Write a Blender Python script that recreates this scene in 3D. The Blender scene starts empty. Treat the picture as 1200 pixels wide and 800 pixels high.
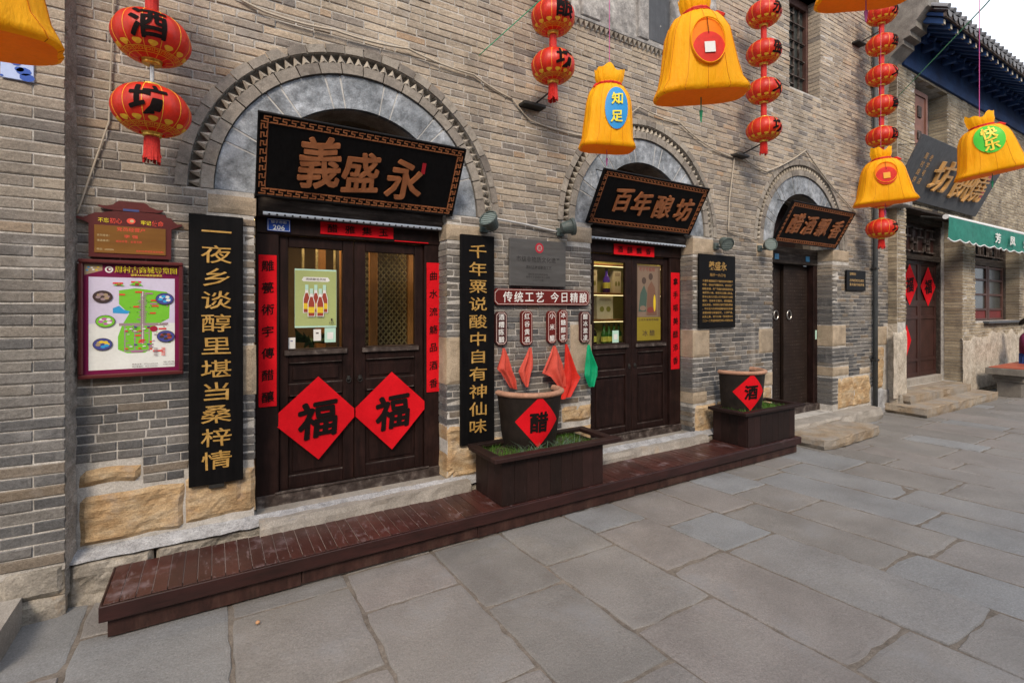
import bpy, bmesh, math, random
from mathutils import Vector, Matrix, noise
from mathutils.geometry import tessellate_polygon
random.seed(7)
PI = math.pi
scene = bpy.context.scene
COL = scene.collection

# ---------------------------------------------------------------- camera, sky, sun, exposure
CAM_D, CAM_H, F_PX, HZ = 3.9, 1.75, 578.0, 362.0
TH = math.atan2(955, 578); CC, SS = math.cos(TH), math.sin(TH)
cd = bpy.data.cameras.new('camera'); cam = bpy.data.objects.new('camera', cd); COL.objects.link(cam)
cam.location = (0, -CAM_D, CAM_H)
cam.rotation_euler = (PI / 2, 0, -(PI / 2 - TH))
cd.sensor_width = 36.0; cd.lens = F_PX / 1200 * 36.0
cd.shift_y = -(400 - HZ) / 1200
cd.clip_start = 0.05; cd.clip_end = 500
scene.camera = cam

SUN_EL, SUN_AZ = math.radians(40), math.radians(212)     # azimuth clockwise from +Y
world = bpy.data.worlds.new('World'); scene.world = world; world.use_nodes = True
wn, wl = world.node_tree.nodes, world.node_tree.links
bg = wn['Background']
sky = wn.new('ShaderNodeTexSky'); sky.sky_type = 'NISHITA'; sky.sun_disc = False
sky.sun_elevation = SUN_EL; sky.sun_rotation = SUN_AZ; sky.dust_density = 3.0; sky.air_density = 1.0
mx = wn.new('ShaderNodeMix'); mx.data_type = 'RGBA'; mx.inputs[0].default_value = 0.72
wl.new(sky.outputs[0], mx.inputs[6]); cn = wn.new('ShaderNodeTexNoise'); cn.inputs['Scale'].default_value = 2.2; cn.inputs['Detail'].default_value = 5
cr = wn.new('ShaderNodeValToRGB'); cr.color_ramp.elements[0].position = .35; cr.color_ramp.elements[0].color = (.74, .79, .88, 1); cr.color_ramp.elements[1].position = .7; cr.color_ramp.elements[1].color = (.94, .97, 1.03, 1)
tcn = wn.new('ShaderNodeTexCoord'); wl.new(tcn.outputs['Generated'], cn.inputs[0]); wl.new(cn.outputs[0], cr.inputs[0])
vs_ = wn.new('ShaderNodeVectorMath'); vs_.operation = 'SCALE'; vs_.inputs['Scale'].default_value = 9.0; wl.new(cr.outputs[0], vs_.inputs[0]); wl.new(vs_.outputs[0], mx.inputs[7])   # thin white overcast
wl.new(mx.outputs[2], bg.inputs[0]); bg.inputs[1].default_value = 0.115
sd = bpy.data.lights.new('sun', 'SUN'); sun = bpy.data.objects.new('sun', sd); COL.objects.link(sun)
sd.energy = 1.5; sd.angle = math.radians(16); sd.color = (1.0, 0.83, 0.64)
sun.rotation_euler = (math.radians(90) - SUN_EL, 0, -SUN_AZ + PI)
sun.rotation_euler = Vector((math.sin(SUN_AZ) * math.cos(SUN_EL), math.cos(SUN_AZ) * math.cos(SUN_EL), math.sin(SUN_EL))).to_track_quat('Z', 'Y').to_euler()
scene.view_settings.view_transform = 'Standard'; scene.view_settings.look = 'None'
scene.view_settings.exposure = 0.82; scene.view_settings.gamma = 1.0
scene.cycles.use_denoising = True
scene.cycles.max_bounces = 6; scene.cycles.diffuse_bounces = 3; scene.cycles.transparent_max_bounces = 8
scene.cycles.caustics_reflective = False; scene.cycles.caustics_refractive = False
scene.cycles.sample_clamp_indirect = 4.0

def px_of(x, y, z):
    Y = y + CAM_D; fw = x * CC + Y * SS; rt = x * SS - Y * CC
    if fw < .05: return None
    return 600 + F_PX * rt / fw, HZ - F_PX * (z - CAM_H) / fw

# ---------------------------------------------------------------- materials
MATS = {}
def new_mat(name):
    m = bpy.data.materials.new(name); m.use_nodes = True
    return m, m.node_tree.nodes, m.node_tree.links, m.node_tree.nodes['Principled BSDF']
def ramp_node(n, stops, interp='LINEAR'):
    r = n.new('ShaderNodeValToRGB'); r.color_ramp.interpolation = interp
    e = r.color_ramp.elements
    while len(e) > 1: e.remove(e[-1])
    e[0].position = stops[0][0]; e[0].color = (*stops[0][1], 1)
    for p, c in stops[1:]:
        k = e.new(p); k.color = (*c, 1)
    return r
def noise_node(n, l, pos, scale, detail=5, rough=.6, stretch=None):
    t = n.new('ShaderNodeTexNoise'); t.inputs['Scale'].default_value = scale
    t.inputs['Detail'].default_value = detail; t.inputs['Roughness'].default_value = rough
    if stretch:
        mp = n.new('ShaderNodeMapping'); mp.inputs['Scale'].default_value = stretch
        l.new(pos, mp.inputs[0]); l.new(mp.outputs[0], t.inputs[0])
    else: l.new(pos, t.inputs[0])
    return t.outputs[0]
def mixc(n, l, fac, a, b, mode='MIX'):
    m = n.new('ShaderNodeMix'); m.data_type = 'RGBA'; m.blend_type = mode
    for s, v in ((0, fac), (6, a), (7, b)):
        if hasattr(v, 'links'): l.new(v, m.inputs[s])
        elif isinstance(v, (int, float)): m.inputs[s].default_value = v
        else: m.inputs[s].default_value = (*v, 1)
    return m.outputs[2]
def rng(n, l, v, a, b, c=0., d=1.):
    m = n.new('ShaderNodeMapRange'); l.new(v, m.inputs[0])
    for i, k in enumerate((a, b, c, d)): m.inputs[i + 1].default_value = k
    return m.outputs[0]
def math_n(n, l, op, a, b):
    m = n.new('ShaderNodeMath'); m.operation = op
    for i, v in enumerate((a, b)):
        if hasattr(v, 'links'): l.new(v, m.inputs[i])
        else: m.inputs[i].default_value = v
    return m.outputs[0]
def mat(name, stops, rnd=False, nscale=3.0, vary=.25, fine=60., bump=.3, bscale=40., bdist=.004, rough=.8, spec=.3, metal=0.,
        overlays=(), stretch=None, zwarm=None, coat=0., trans=0., speck=0., sheen=0.):
    """stops: colour ramp; rnd: each piece takes its own colour; overlays: (colour, scale, lo, hi, strength[, stretch])"""
    if name in MATS: return MATS[name]
    m, n, l, p = new_mat(name)
    pos = n.new('ShaderNodeNewGeometry').outputs['Position']
    if rnd:
        at = n.new('ShaderNodeAttribute'); at.attribute_name = 'rnd'
        oi = n.new('ShaderNodeObjectInfo')
        v = math_n(n, l, 'FRACT', math_n(n, l, 'ADD', at.outputs['Fac'], oi.outputs['Random']), 0.)
    else:
        v = rng(n, l, noise_node(n, l, pos, nscale, 6, .6, stretch), .28, .72)
    r = ramp_node(n, stops); l.new(v, r.inputs[0]); col = r.outputs[0]
    if zwarm:    # second, lighter and browner ramp mixed in towards the top of the wall
        z = n.new('ShaderNodeSeparateXYZ'); l.new(pos, z.inputs[0])
        nz = noise_node(n, l, pos, .9, 3)
        h = math_n(n, l, 'ADD', z.outputs[2], math_n(n, l, 'MULTIPLY', nz, 1.4))
        r2 = ramp_node(n, zwarm[2]); l.new(v, r2.inputs[0])
        col = mixc(n, l, rng(n, l, h, zwarm[0], zwarm[1]), col, r2.outputs[0])
    if vary:
        f = noise_node(n, l, pos, fine, 4, .7, stretch)
        f2 = noise_node(n, l, pos, nscale * 1.7, 4, .6)
        k = rng(n, l, math_n(n, l, 'ADD', f, f2), .72, 1.28, 1 - vary, 1 + vary)
        if speck: k = math_n(n, l, 'MULTIPLY', k, rng(n, l, noise_node(n, l, pos, speck, 3, .8), .3, .7, .72, 1.28))
        cm = n.new('ShaderNodeVectorMath'); cm.operation = 'SCALE'; l.new(col, cm.inputs[0]); l.new(k, cm.inputs['Scale'])
        col = cm.outputs[0]
    for o in overlays:
        nz = noise_node(n, l, pos, o[1], 6, .65, o[5] if len(o) > 5 else None)
        col = mixc(n, l, rng(n, l, nz, o[2], o[3], 0, o[4]), col, o[0])
    l.new(col, p.inputs['Base Color'])
    p.inputs['Roughness'].default_value = rough; p.inputs['Specular IOR Level'].default_value = spec
    p.inputs['Metallic'].default_value = metal; p.inputs['Coat Weight'].default_value = coat
    if sheen: p.inputs['Sheen Weight'].default_value = sheen
    if bump:
        b = n.new('ShaderNodeBump'); b.inputs['Strength'].default_value = bump; b.inputs['Distance'].default_value = bdist
        l.new(noise_node(n, l, pos, bscale, 6, .65, stretch), b.inputs['Height']); l.new(b.outputs[0], p.inputs['Normal'])
    if trans:
        t = n.new('ShaderNodeBsdfTranslucent'); l.new(col, t.inputs[0])
        ms = n.new('ShaderNodeMixShader'); ms.inputs[0].default_value = trans
        l.new(p.outputs[0], ms.inputs[1]); l.new(t.outputs[0], ms.inputs[2]); l.new(ms.outputs[0], n['Material Output'].inputs[0])
    MATS[name] = m
    return m
def flat(c, rough=.6, metal=0., spec=.3):
    """a printed or painted colour with a little unevenness"""
    key = 'paint_%d_%d_%d_%d' % tuple(int(round(v * 255)) for v in (*c, rough))
    return mat(key + ('m' if metal else ''), [(0, tuple(v * .93 for v in c)), (1, tuple(min(1, v * 1.05) for v in c))], vary=.06, bump=.08, rough=rough, metal=metal, spec=spec)
def emis(name, c, s):
    if name in MATS: return MATS[name]
    m, n, l, p = new_mat(name); p.inputs['Base Color'].default_value = (*c, 1)
    p.inputs['Emission Color'].default_value = (*c, 1); p.inputs['Emission Strength'].default_value = s
    MATS[name] = m; return m
def glass_mat(name, tint=(.85, .88, .85), refl=1.0):
    if name in MATS: return MATS[name]
    m, n, l, p = new_mat(name); n.remove(p)
    tr = n.new('ShaderNodeBsdfTransparent'); tr.inputs[0].default_value = (*tint, 1)
    gl = n.new('ShaderNodeBsdfGlossy'); gl.inputs['Roughness'].default_value = .03
    fr = n.new('ShaderNodeFresnel'); fr.inputs[0].default_value = 1.5
    pos = n.new('ShaderNodeNewGeometry').outputs['Position']
    b = n.new('ShaderNodeBump'); b.inputs['Strength'].default_value = .05; b.inputs['Distance'].default_value = .01
    l.new(noise_node(n, l, pos, 3, 2), b.inputs['Height']); l.new(b.outputs[0], gl.inputs['Normal'])
    gb = n.new('ShaderNodeNewGeometry'); fq = math_n(n, l, 'MULTIPLY', fr.outputs[0], math_n(n, l, 'SUBTRACT', 1., gb.outputs['Backfacing']))
    ms = n.new('ShaderNodeMixShader'); l.new(fq, ms.inputs[0]); l.new(tr.outputs[0], ms.inputs[1]); l.new(gl.outputs[0], ms.inputs[2])
    l.new(ms.outputs[0], n['Material Output'].inputs[0]); MATS[name] = m; return m

M_brick = mat('grey_brick', speck=150, stops=[(0, (.070, .071, .075)), (.25, (.105, .105, .107)), (.55, (.145, .140, .136)), (.85, (.19, .178, .162)), (1, (.17, .135, .10))], rnd=True,
              nscale=1.3, vary=.3, fine=45, bump=1., bscale=45, bdist=.007, rough=.9, spec=.15,
              zwarm=(2.4, 4.1, [(0, (.20, .18, .165)), (.10, (.27, .235, .20)), (.3, (.335, .285, .23)), (.6, (.385, .325, .255)), (.93, (.43, .365, .285)), (1, (.39, .28, .19))]),
              overlays=[((.10, .095, .09), .8, .52, .72, .42), ((.42, .41, .40), 2.4, .58, .74, .45), ((.52, .49, .45), 1.5, .60, .72, .35, (2.5, 1, .22)), ((.035, .033, .03), 26., .68, .74, .7), ((.40, .385, .365), 7., .60, .75, .5, (1, 1, .18)), ((.08, .072, .065), 3., .60, .76, .45, (1, 1, .3)), ((.07, .068, .065), 5., .62, .8, .45)])
M_mortar = mat('lime_mortar', speck=170, stops=[(0, (.34, .32, .29)), (.5, (.47, .45, .42)), (1, (.56, .54, .51))], nscale=7, vary=.25, bump=.9, bscale=70, bdist=.006, rough=.95, spec=.1,
               overlays=[((.12, .11, .10), 6., .55, .75, .6)])
M_lime = mat('white_lime', [(0, (.42, .42, .41)), (1, (.58, .58, .57))], nscale=9, vary=.2, bump=.4, rough=.9)
M_cement = mat('grey_cement', speck=120, stops=[(0, (.25, .25, .255)), (1, (.42, .43, .45))], nscale=9, vary=.25, bump=1., bscale=30, bdist=.012, rough=.95, spec=.1, overlays=[((.6, .61, .63), 5, .55, .72, .7)])
M_sand = mat('sandstone', speck=110, stops=[(0, (.27, .17, .09)), (.35, (.37, .25, .135)), (.6, (.44, .32, .19)), (1, (.50, .41, .29))], nscale=4.5, vary=.25, fine=30, bump=.9, bscale=22, bdist=.012, rough=.9, spec=.15,
             overlays=[((.30, .29, .28), 4, .52, .72, .6), ((.52, .30, .13), 3, .6, .75, .5)], stretch=(1, 1, 2.2))
M_sanddress = mat('dressed_sandstone', speck=160, stops=[(0, (.28, .23, .17)), (.5, (.37, .30, .22)), (1, (.44, .36, .27))], nscale=6, vary=.18, fine=70, bump=1., bscale=90, bdist=.005, rough=.9, spec=.15)
M_plinth = mat('plinth_stone', speck=120, stops=[(0, (.19, .175, .15)), (.5, (.29, .265, .23)), (1, (.37, .34, .29))], nscale=5, vary=.3, fine=25, bump=1., bscale=18, bdist=.015, rough=.95, spec=.1,
               overlays=[((.40, .25, .12), 3.2, .60, .72, .6), ((.10, .12, .035), 5, .66, .78, .6)])
M_greystone = mat('blue_grey_stone', speck=90, stops=[(0, (.15, .17, .19)), (.45, (.23, .255, .285)), (.8, (.33, .36, .40)), (1, (.46, .50, .55))], nscale=3.5, vary=.45, fine=14, bump=1., bscale=16, bdist=.012, rough=.85, spec=.2,
                  overlays=[((.42, .46, .52), 3., .56, .70, .45), ((.11, .115, .12), 4, .57, .74, .5), ((.60, .60, .60), 14, .66, .70, .6, (1, 1, .3))])
M_archbrick = mat('arch_brick', speck=150, stops=[(0, (.19, .17, .15)), (.5, (.26, .235, .205)), (1, (.32, .29, .25))], rnd=True, overlays=[((.10, .09, .085), 4., .52, .72, .6), ((.42, .40, .37), 9, .58, .72, .5)], vary=.3, fine=40, bump=.5, bscale=50, bdist=.004, rough=.9, spec=.15)
M_tooth = mat('dentil_brick', speck=150, stops=[(0, (.28, .25, .21)), (1, (.40, .36, .30))], rnd=True, vary=.25, bump=.5, bscale=60, rough=.9, spec=.1)
M_slab = mat('paving_stone', speck=130, stops=[(0, (.175, .168, .160)), (.25, (.205, .196, .186)), (.5, (.210, .198, .190)), (.7, (.218, .200, .190)), (.82, (.205, .207, .209)), (.93, (.205, .214, .224)), (1, (.235, .243, .252))], rnd=True,
             nscale=1.2, vary=.2, fine=70, bump=1., bscale=45, bdist=.005, rough=.55, spec=.45,
             overlays=[((.125, .115, .108), .9, .50, .66, .45), ((.22, .225, .235), 2.1, .55, .70, .5), ((.07, .06, .05), 38., .70, .75, .6),((.24, .23, .215), 1.6, .55, .75, .5), ((.13, .115, .10), 3., .62, .78, .4), ((.45, .44, .43), 14., .76, .80, .6)])
M_joint = mat('joint_earth', speck=150, stops=[(0, (.13, .113, .098)), (1, (.20, .175, .15))], nscale=9, vary=.3, bump=.9, bscale=30, bdist=.008, rough=.95, spec=.1, overlays=[((.05, .04, .035), 4, .6, .72, .7)])
M_step = mat('step_stone', speck=140, stops=[(0, (.25, .23, .205)), (1, (.36, .335, .30))], nscale=3, vary=.2, fine=50, bump=.7, bscale=35, bdist=.006, rough=.85, spec=.2, overlays=[((.40, .28, .16), 3, .58, .72, .5)])
M_step2 = mat('tan_step_stone', speck=120, stops=[(0, (.22, .16, .10)), (.5, (.29, .23, .165)), (1, (.33, .29, .235))], nscale=4, vary=.25, bump=.9, bscale=22, bdist=.012, rough=.9, overlays=[((.26, .25, .235), 3, .45, .62, .7)])
M_deck = mat('deck_wood', [(0, (.042, .015, .013)), (.5, (.052, .018, .015)), (1, (.066, .022, .018))], rnd=True, vary=.35, fine=25, bump=.4, bscale=30, bdist=.002, rough=.36, spec=.4, stretch=(6, .8, 1),
             overlays=[((.28, .22, .24), 3.4, .58, .70, .5), ((.24, .19, .20), 16, .58, .70, .5, (2.5, .6, 1))])
M_fascia = mat('fascia_wood', [(0, (.018, .007, .006)), (.5, (.028, .009, .008)), (1, (.042, .014, .012))], vary=.35, fine=20, bump=.4, bscale=20, bdist=.002, rough=.42, spec=.4, stretch=(.5, 1, 6),
               overlays=[((.16, .12, .12), 4, .64, .78, .35)])
M_skirt = mat('skirt_wood', [(0, (.022, .009, .008)), (.5, (.038, .016, .013)), (1, (.07, .038, .03))], vary=.4, nscale=4, fine=20, bump=.5, bscale=20, bdist=.003, rough=.6, spec=.3, stretch=(3, 1, .7))
M_gap = flat((.34, .29, .27), .9)
M_planter = mat('planter_wood', [(0, (.013, .007, .006)), (.5, (.019, .009, .008)), (1, (.028, .013, .012))], rnd=True, vary=.35, fine=25, bump=.4, bscale=25, bdist=.002, rough=.55, spec=.22, stretch=(4, 4, .6),
                overlays=[((.12, .10, .10), 16, .64, .78, .4, (4, 4, .5))])
M_door = mat('door_wood', [(0, (.010, .0055, .005)), (.5, (.017, .0085, .0075)), (1, (.028, .013, .011))], vary=.35, nscale=5, fine=25, bump=.4, bscale=30, bdist=.002, rough=.45, spec=.16, stretch=(4, 4, .5),
             overlays=[((.20, .16, .14), 22, .735, .78, .55, (1.5, 1.5, .4)), ((.045, .025, .02), 4, .6, .8, .5)])
M_worn = mat('worn_edge_wood', [(0, (.02, .012, .01)), (.6, (.07, .055, .05)), (1, (.22, .19, .17))], nscale=12, vary=.35, fine=40, bump=.3, rough=.7, spec=.2)
M_beam = mat('weathered_beam', [(0, (.018, .014, .012)), (.6, (.045, .035, .03)), (1, (.10, .085, .075))], nscale=6, vary=.4, fine=20, bump=.7, bscale=12, bdist=.006, rough=.8, spec=.2, stretch=(.4, 3, 4))
M_black = mat('black_lacquer', [(0, (.003, .003, .0035)), (1, (.007, .0065, .007))], vary=.2, nscale=8, bump=.25, bscale=20, bdist=.001, rough=.5, spec=.10, stretch=(6, 6, .4))
M_copper = mat('copper_gilt', [(0, (.22, .075, .028)), (.6, (.31, .115, .045)), (1, (.38, .15, .065))], vary=.15, nscale=8, bump=.15, rough=.45, spec=.4)
M_copperedge = mat('copper_light', [(0, (.42, .25, .16)), (1, (.55, .34, .22))], vary=.1, bump=0, rough=.4)
M_gold = mat('gold_leaf', [(0, (.42, .23, .055)), (.6, (.60, .36, .10)), (1, (.74, .48, .18))], vary=.15, nscale=20, bump=.2, rough=.38, metal=.35, spec=.5)
M_goldfoil = mat('gold_foil', [(0, (.50, .30, .03)), (1, (.85, .62, .12))], nscale=30, vary=.2, bump=.3, bscale=90, rough=.3, metal=.55)
M_red = mat('red_paper', [(0, (.56, .006, .012)), (1, (.68, .010, .018))], vary=.08, nscale=6, bump=.35, bscale=9, bdist=.004, rough=.75, spec=.08)
M_ink = flat((.010, .007, .007), .8, 0., .08)
M_lred = mat('lantern_red', [(0, (.58, .024, .010)), (.5, (.72, .034, .013)), (1, (.80, .05, .018))], nscale=9, vary=.15, bump=.6, bscale=14, bdist=.008, rough=.38, spec=.55, trans=.34, stretch=(1, 1, .5))
M_lgold = flat((.86, .50, .04), .5)
M_tassel = mat('red_tassel', [(0, (.42, .012, .010)), (1, (.62, .03, .02))], vary=.3, nscale=60, bump=.6, bscale=90, rough=.6, stretch=(5, 5, .3))
M_lfab = mat('purse_nylon', [(0, (1.0, .45, .006)), (.5, (1.0, .51, .008)), (1, (1.0, .57, .015))], nscale=5, vary=.05, bump=.7, bscale=9, bdist=.02, rough=.55, spec=.2, trans=.33, stretch=(1.6, 1.6, .5))
M_lin = mat('purse_lining', [(0, (.95, .27, .003)), (1, (1.0, .33, .005))], nscale=5, vary=.08, bump=.3, bscale=6, bdist=.02, rough=.6, trans=.35)
M_red2 = mat('red_fabric', [(0, (.60, .025, .015)), (1, (.80, .04, .025))], nscale=8, vary=.12, bump=.4, bscale=14, bdist=.006, rough=.6, trans=.25)
M_salmon = mat('salmon_fabric', [(0, (.60, .075, .05)), (1, (.74, .12, .085))], nscale=8, vary=.14, bump=.5, bscale=14, bdist=.008, rough=.7, trans=.25)
M_green = mat('green_fabric', [(0, (.003, .33, .15)), (1, (.006, .48, .22))], nscale=8, vary=.12, bump=.4, bscale=14, bdist=.006, rough=.5, trans=.25)
M_clay = mat('glazed_pot', [(0, (.009, .007, .006)), (1, (.022, .016, .013))], nscale=7, vary=.3, bump=.3, bscale=20, bdist=.004, rough=.55, spec=.2)
M_rim = mat('terracotta_rim', [(0, (.30, .155, .10)), (1, (.43, .25, .17))], nscale=9, vary=.25, bump=.5, bscale=30, bdist=.004, rough=.7)
M_soil = mat('soil', [(0, (.03, .02, .014)), (1, (.07, .05, .035))], nscale=20, vary=.4, bump=1, bscale=40, bdist=.02, rough=.95)
M_grass = mat('grass_blade', [(0, (.04, .10, .012)), (.5, (.07, .18, .02)), (.85, (.12, .23, .04)), (1, (.24, .22, .08))], nscale=30, vary=.25, bump=0, rough=.6, trans=.3)
M_leaf2 = mat('strap_leaf', [(0, (.05, .11, .06)), (1, (.16, .24, .17))], nscale=30, vary=.25, bump=0, rough=.5, trans=.25)
M_iron = mat('dark_iron', [(0, (.02, .02, .02)), (1, (.05, .048, .045))], vary=.3, bump=.3, rough=.55, metal=.3)
M_steel = mat('worn_steel', [(0, (.25, .25, .25)), (1, (.45, .44, .42))], vary=.2, bump=.2, rough=.35, metal=.8)
M_lamp = mat('lamp_green_metal', [(0, (.045, .065, .062)), (1, (.08, .105, .10))], vary=.15, bump=.1, rough=.45, spec=.5)
M_lampglass = flat((.20, .25, .245), .15)
M_tile = mat('roof_tile', [(0, (.11, .115, .125)), (1, (.20, .205, .22))], rnd=True, vary=.3, bump=.5, rough=.85)
M_blue = mat('blue_eave_paint', [(0, (.006, .024, .085)), (.6, (.010, .042, .14)), (1, (.02, .07, .19))], nscale=2.5, vary=.3, bump=.3, rough=.7)
M_rafter = mat('rafter_wood', [(0, (.015, .045, .15)), (1, (.035, .09, .24))], rnd=True, vary=.3, bump=.3, rough=.7)
M_rafterend = mat('rafter_end', [(0, (.40, .34, .26)), (1, (.52, .46, .36))], vary=.2, bump=.3, rough=.8)
M_brick2 = mat('tan_brick', speck=120, stops=[(0, (.24, .195, .14)), (.5, (.34, .285, .205)), (1, (.42, .36, .265))], rnd=True, nscale=1.2, vary=.3, fine=40, bump=.5, bscale=50, rough=.9, spec=.15,
                overlays=[((.07, .06, .05), 1.0, .48, .68, .7), ((.12, .10, .085), 4, .55, .72, .6), ((.5, .46, .38), 2.5, .60, .72, .5)])
M_plaster = mat('peeling_plaster', speck=90, stops=[(0, (.34, .29, .23)), (.5, (.46, .41, .34)), (1, (.55, .50, .43))], nscale=5, vary=.25, fine=20, bump=1., bscale=16, bdist=.02, rough=.95, overlays=[((.16, .13, .10), 7, .60, .70, .8)])
M_relief = mat('relief_stone', speck=60, stops=[(0, (.17, .165, .16)), (.5, (.30, .29, .28)), (1, (.44, .43, .41))], nscale=3.5, vary=.3, fine=14, bump=1., bscale=9, bdist=.02, rough=.9, overlays=[((.12, .125, .13), 3, .55, .65, .6)])
M_slate = mat('slate_board', [(0, (.055, .060, .068)), (1, (.085, .09, .10))], nscale=5, vary=.2, bump=.4, bscale=10, bdist=.003, rough=.6, stretch=(5, 5, .4))
M_awn = mat('awning_cloth', [(0, (.015, .17, .13)), (1, (.03, .25, .19))], nscale=6, vary=.2, bump=.3, rough=.7, trans=.15)
M_white = flat((.68, .69, .70), .5)
M_redwood = mat('red_window_wood', [(0, (.055, .026, .022)), (1, (.095, .045, .036))], vary=.25, bump=.3, rough=.6)
M_bench = mat('bench_stone', [(0, (.12, .11, .10)), (1, (.20, .185, .165))], nscale=5, vary=.25, bump=.6, rough=.9)
M_benchtop = mat('red_bench_top', [(0, (.28, .06, .03)), (1, (.42, .10, .05))], nscale=3, vary=.2, bump=.2, rough=.5)
M_glass = glass_mat('door_glass')
M_inwood = mat('interior_wood', [(0, (.17, .075, .025)), (1, (.30, .14, .05))], nscale=3, vary=.25, bump=.3, rough=.45, stretch=(3, 3, .5))
M_inwall = mat('interior_wall', [(0, (.11, .07, .04)), (1, (.17, .115, .07))], nscale=2, vary=.15, bump=.1, rough=.8)
M_brass = mat('lattice_brass', [(0, (.25, .20, .11)), (1, (.50, .42, .26))], nscale=20, vary=.2, bump=.2, rough=.3, metal=.6)
M_cable = flat((.42, .37, .30), .8)
M_pipe = mat('dark_pipe', [(0, (.05, .055, .06)), (1, (.09, .10, .105))], vary=.2, bump=.2, rough=.5)

# ---------------------------------------------------------------- object helpers
def wloc(o):
    v = Vector((0, 0, 0))
    while o is not None: v += o.location; o = o.parent
    return v
def tag(o, label=None, cat=None, group=None, kind=None):
    if label: o['label'] = label
    if cat: o['category'] = cat
    if group: o['group'] = group
    if kind: o['kind'] = kind
    return o
def thing(name, loc, label, cat, group=None):
    o = bpy.data.objects.new(name, None); COL.objects.link(o); o.location = loc; o.empty_display_size = .1
    return tag(o, label, cat, group)
class MB:
    """collects world-space geometry and links it as ONE mesh object"""
    def __init__(self, tf=None):
        self.v, self.f, self.mi, self.r, self.mats, self.tf, self.cur, self.rv = [], [], [], [], [], tf, 0, 0.
    def use(self, m):
        if m not in self.mats: self.mats.append(m)
        self.cur = self.mats.index(m); return self
    def add(self, vs, fs):
        b = len(self.v)
        for v in vs:
            v = Vector(v); self.v.append(self.tf(v) if self.tf else v)
        for f in fs:
            self.f.append(tuple(i + b for i in f)); self.mi.append(self.cur); self.r.append(self.rv)
        return self
    def box(self, x0, x1, y0, y1, z0, z1, ch=0., j=0.):
        R = lambda: random.uniform(-j, j) if j else 0.
        if not ch:
            vs = [(x + R(), y + R(), z + R()) for z in (z0, z1) for y in (y0, y1) for x in (x0, x1)]
            return self.add(vs, [(0, 1, 5, 4), (1, 3, 7, 5), (3, 2, 6, 7), (2, 0, 4, 6), (4, 5, 7, 6), (0, 2, 3, 1)])
        c = min(ch, (x1 - x0) / 3, (y1 - y0) / 3, (z1 - z0) / 3); vs = []
        for z in (z0, z0 + c, z1 - c, z1):
            k = c if z in (z0, z1) else 0
            for (sx, sy) in ((0, 0), (1, 0), (1, 1), (0, 1)):
                x = x1 - k if sx else x0 + k; y = y1 - k if sy else y0 + k
                a, b = (x1 if sx else x0), (y1 if sy else y0)
                ex = -1 if sx else 1; ey = -1 if sy else 1
                if k: vs += [(x + R(), y + R(), z + R())] * 2
                else:
                    p, q = (a, b + ey * c, z), (a + ex * c, b, z)
                    vs += ([p, q] if (sx == sy) == (sx == 0) and sx == 0 or (sx and sy) else [q, p])
        fs = []
        for L in range(3):
            for i in range(8):
                a = L * 8 + i; b = L * 8 + (i + 1) % 8
                fs.append((a, b, b + 8, a + 8))
        fs.append(tuple(24 + i for i in (0, 2, 4, 6))); fs.append(tuple(i for i in (6, 4, 2, 0)))
        return self.add(vs, fs)
    def prism(self, pts, y0, y1, cap=True):      # pts (x,z), extruded along y; front is y0
        n = len(pts)
        vs = [(x, y0, z) for x, z in pts] + [(x, y1, z) for x, z in pts]
        fs = [(i, (i + 1) % n, (i + 1) % n + n, i + n) for i in range(n)]
        if cap: fs += [tuple(range(n))[::-1], tuple(range(n, 2 * n))]
        return self.add(vs, fs)
    def poly(self, pts, y):
        return self.add([(x, y, z) for x, z in pts], [tuple(range(len(pts)))])
    def tube(self, pts, r, n=6, cap=True):
        pts = [Vector(p) for p in pts]; vs, fs = [], []
        for i, p in enumerate(pts):
            d = (pts[min(i + 1, len(pts) - 1)] - pts[max(i - 1, 0)]).normalized()
            u = d.orthogonal().normalized() if i == 0 else (u - d * u.dot(d)).normalized()
            w = d.cross(u); rr = r[i] if isinstance(r, (list, tuple)) else r
            for k in range(n):
                a = 2 * PI * k / n; vs.append(p + u * math.cos(a) * rr + w * math.sin(a) * rr)
        for i in range(len(pts) - 1):
            for k in range(n):
                fs.append((i * n + k, i * n + (k + 1) % n, (i + 1) * n + (k + 1) % n, (i + 1) * n + k))
        if cap: fs += [tuple(range(n))[::-1], tuple(range((len(pts) - 1) * n, len(pts) * n))]
        return self.add(vs, fs)
    def lathe(self, c, prof, n=24, a0=0., a1=2 * PI, cap=False):   # prof: (r,z) ; c centre
        full = abs(a1 - a0 - 2 * PI) < 1e-6; m = n if full else n + 1; vs, fs = [], []
        for r, z in prof:
            for k in range(m):
                a = a0 + (a1 - a0) * k / n; vs.append((c[0] + r * math.cos(a), c[1] + r * math.sin(a), c[2] + z))
        for i in range(len(prof) - 1):
            for k in range(n):
                k2 = (k + 1) % m; fs.append((i * m + k, i * m + k2, (i + 1) * m + k2, (i + 1) * m + k))
        if cap: fs += [tuple(range(m))[::-1], tuple(range((len(prof) - 1) * m, len(prof) * m))]
        return self.add(vs, fs)
    def grid(self, fn, nu, nv):
        vs = [fn(i / nu, j / nv) for j in range(nv + 1) for i in range(nu + 1)]
        return self.add(vs, [(j * (nu + 1) + i, j * (nu + 1) + i + 1, (j + 1) * (nu + 1) + i + 1, (j + 1) * (nu + 1) + i) for j in range(nv) for i in range(nu)])
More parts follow.
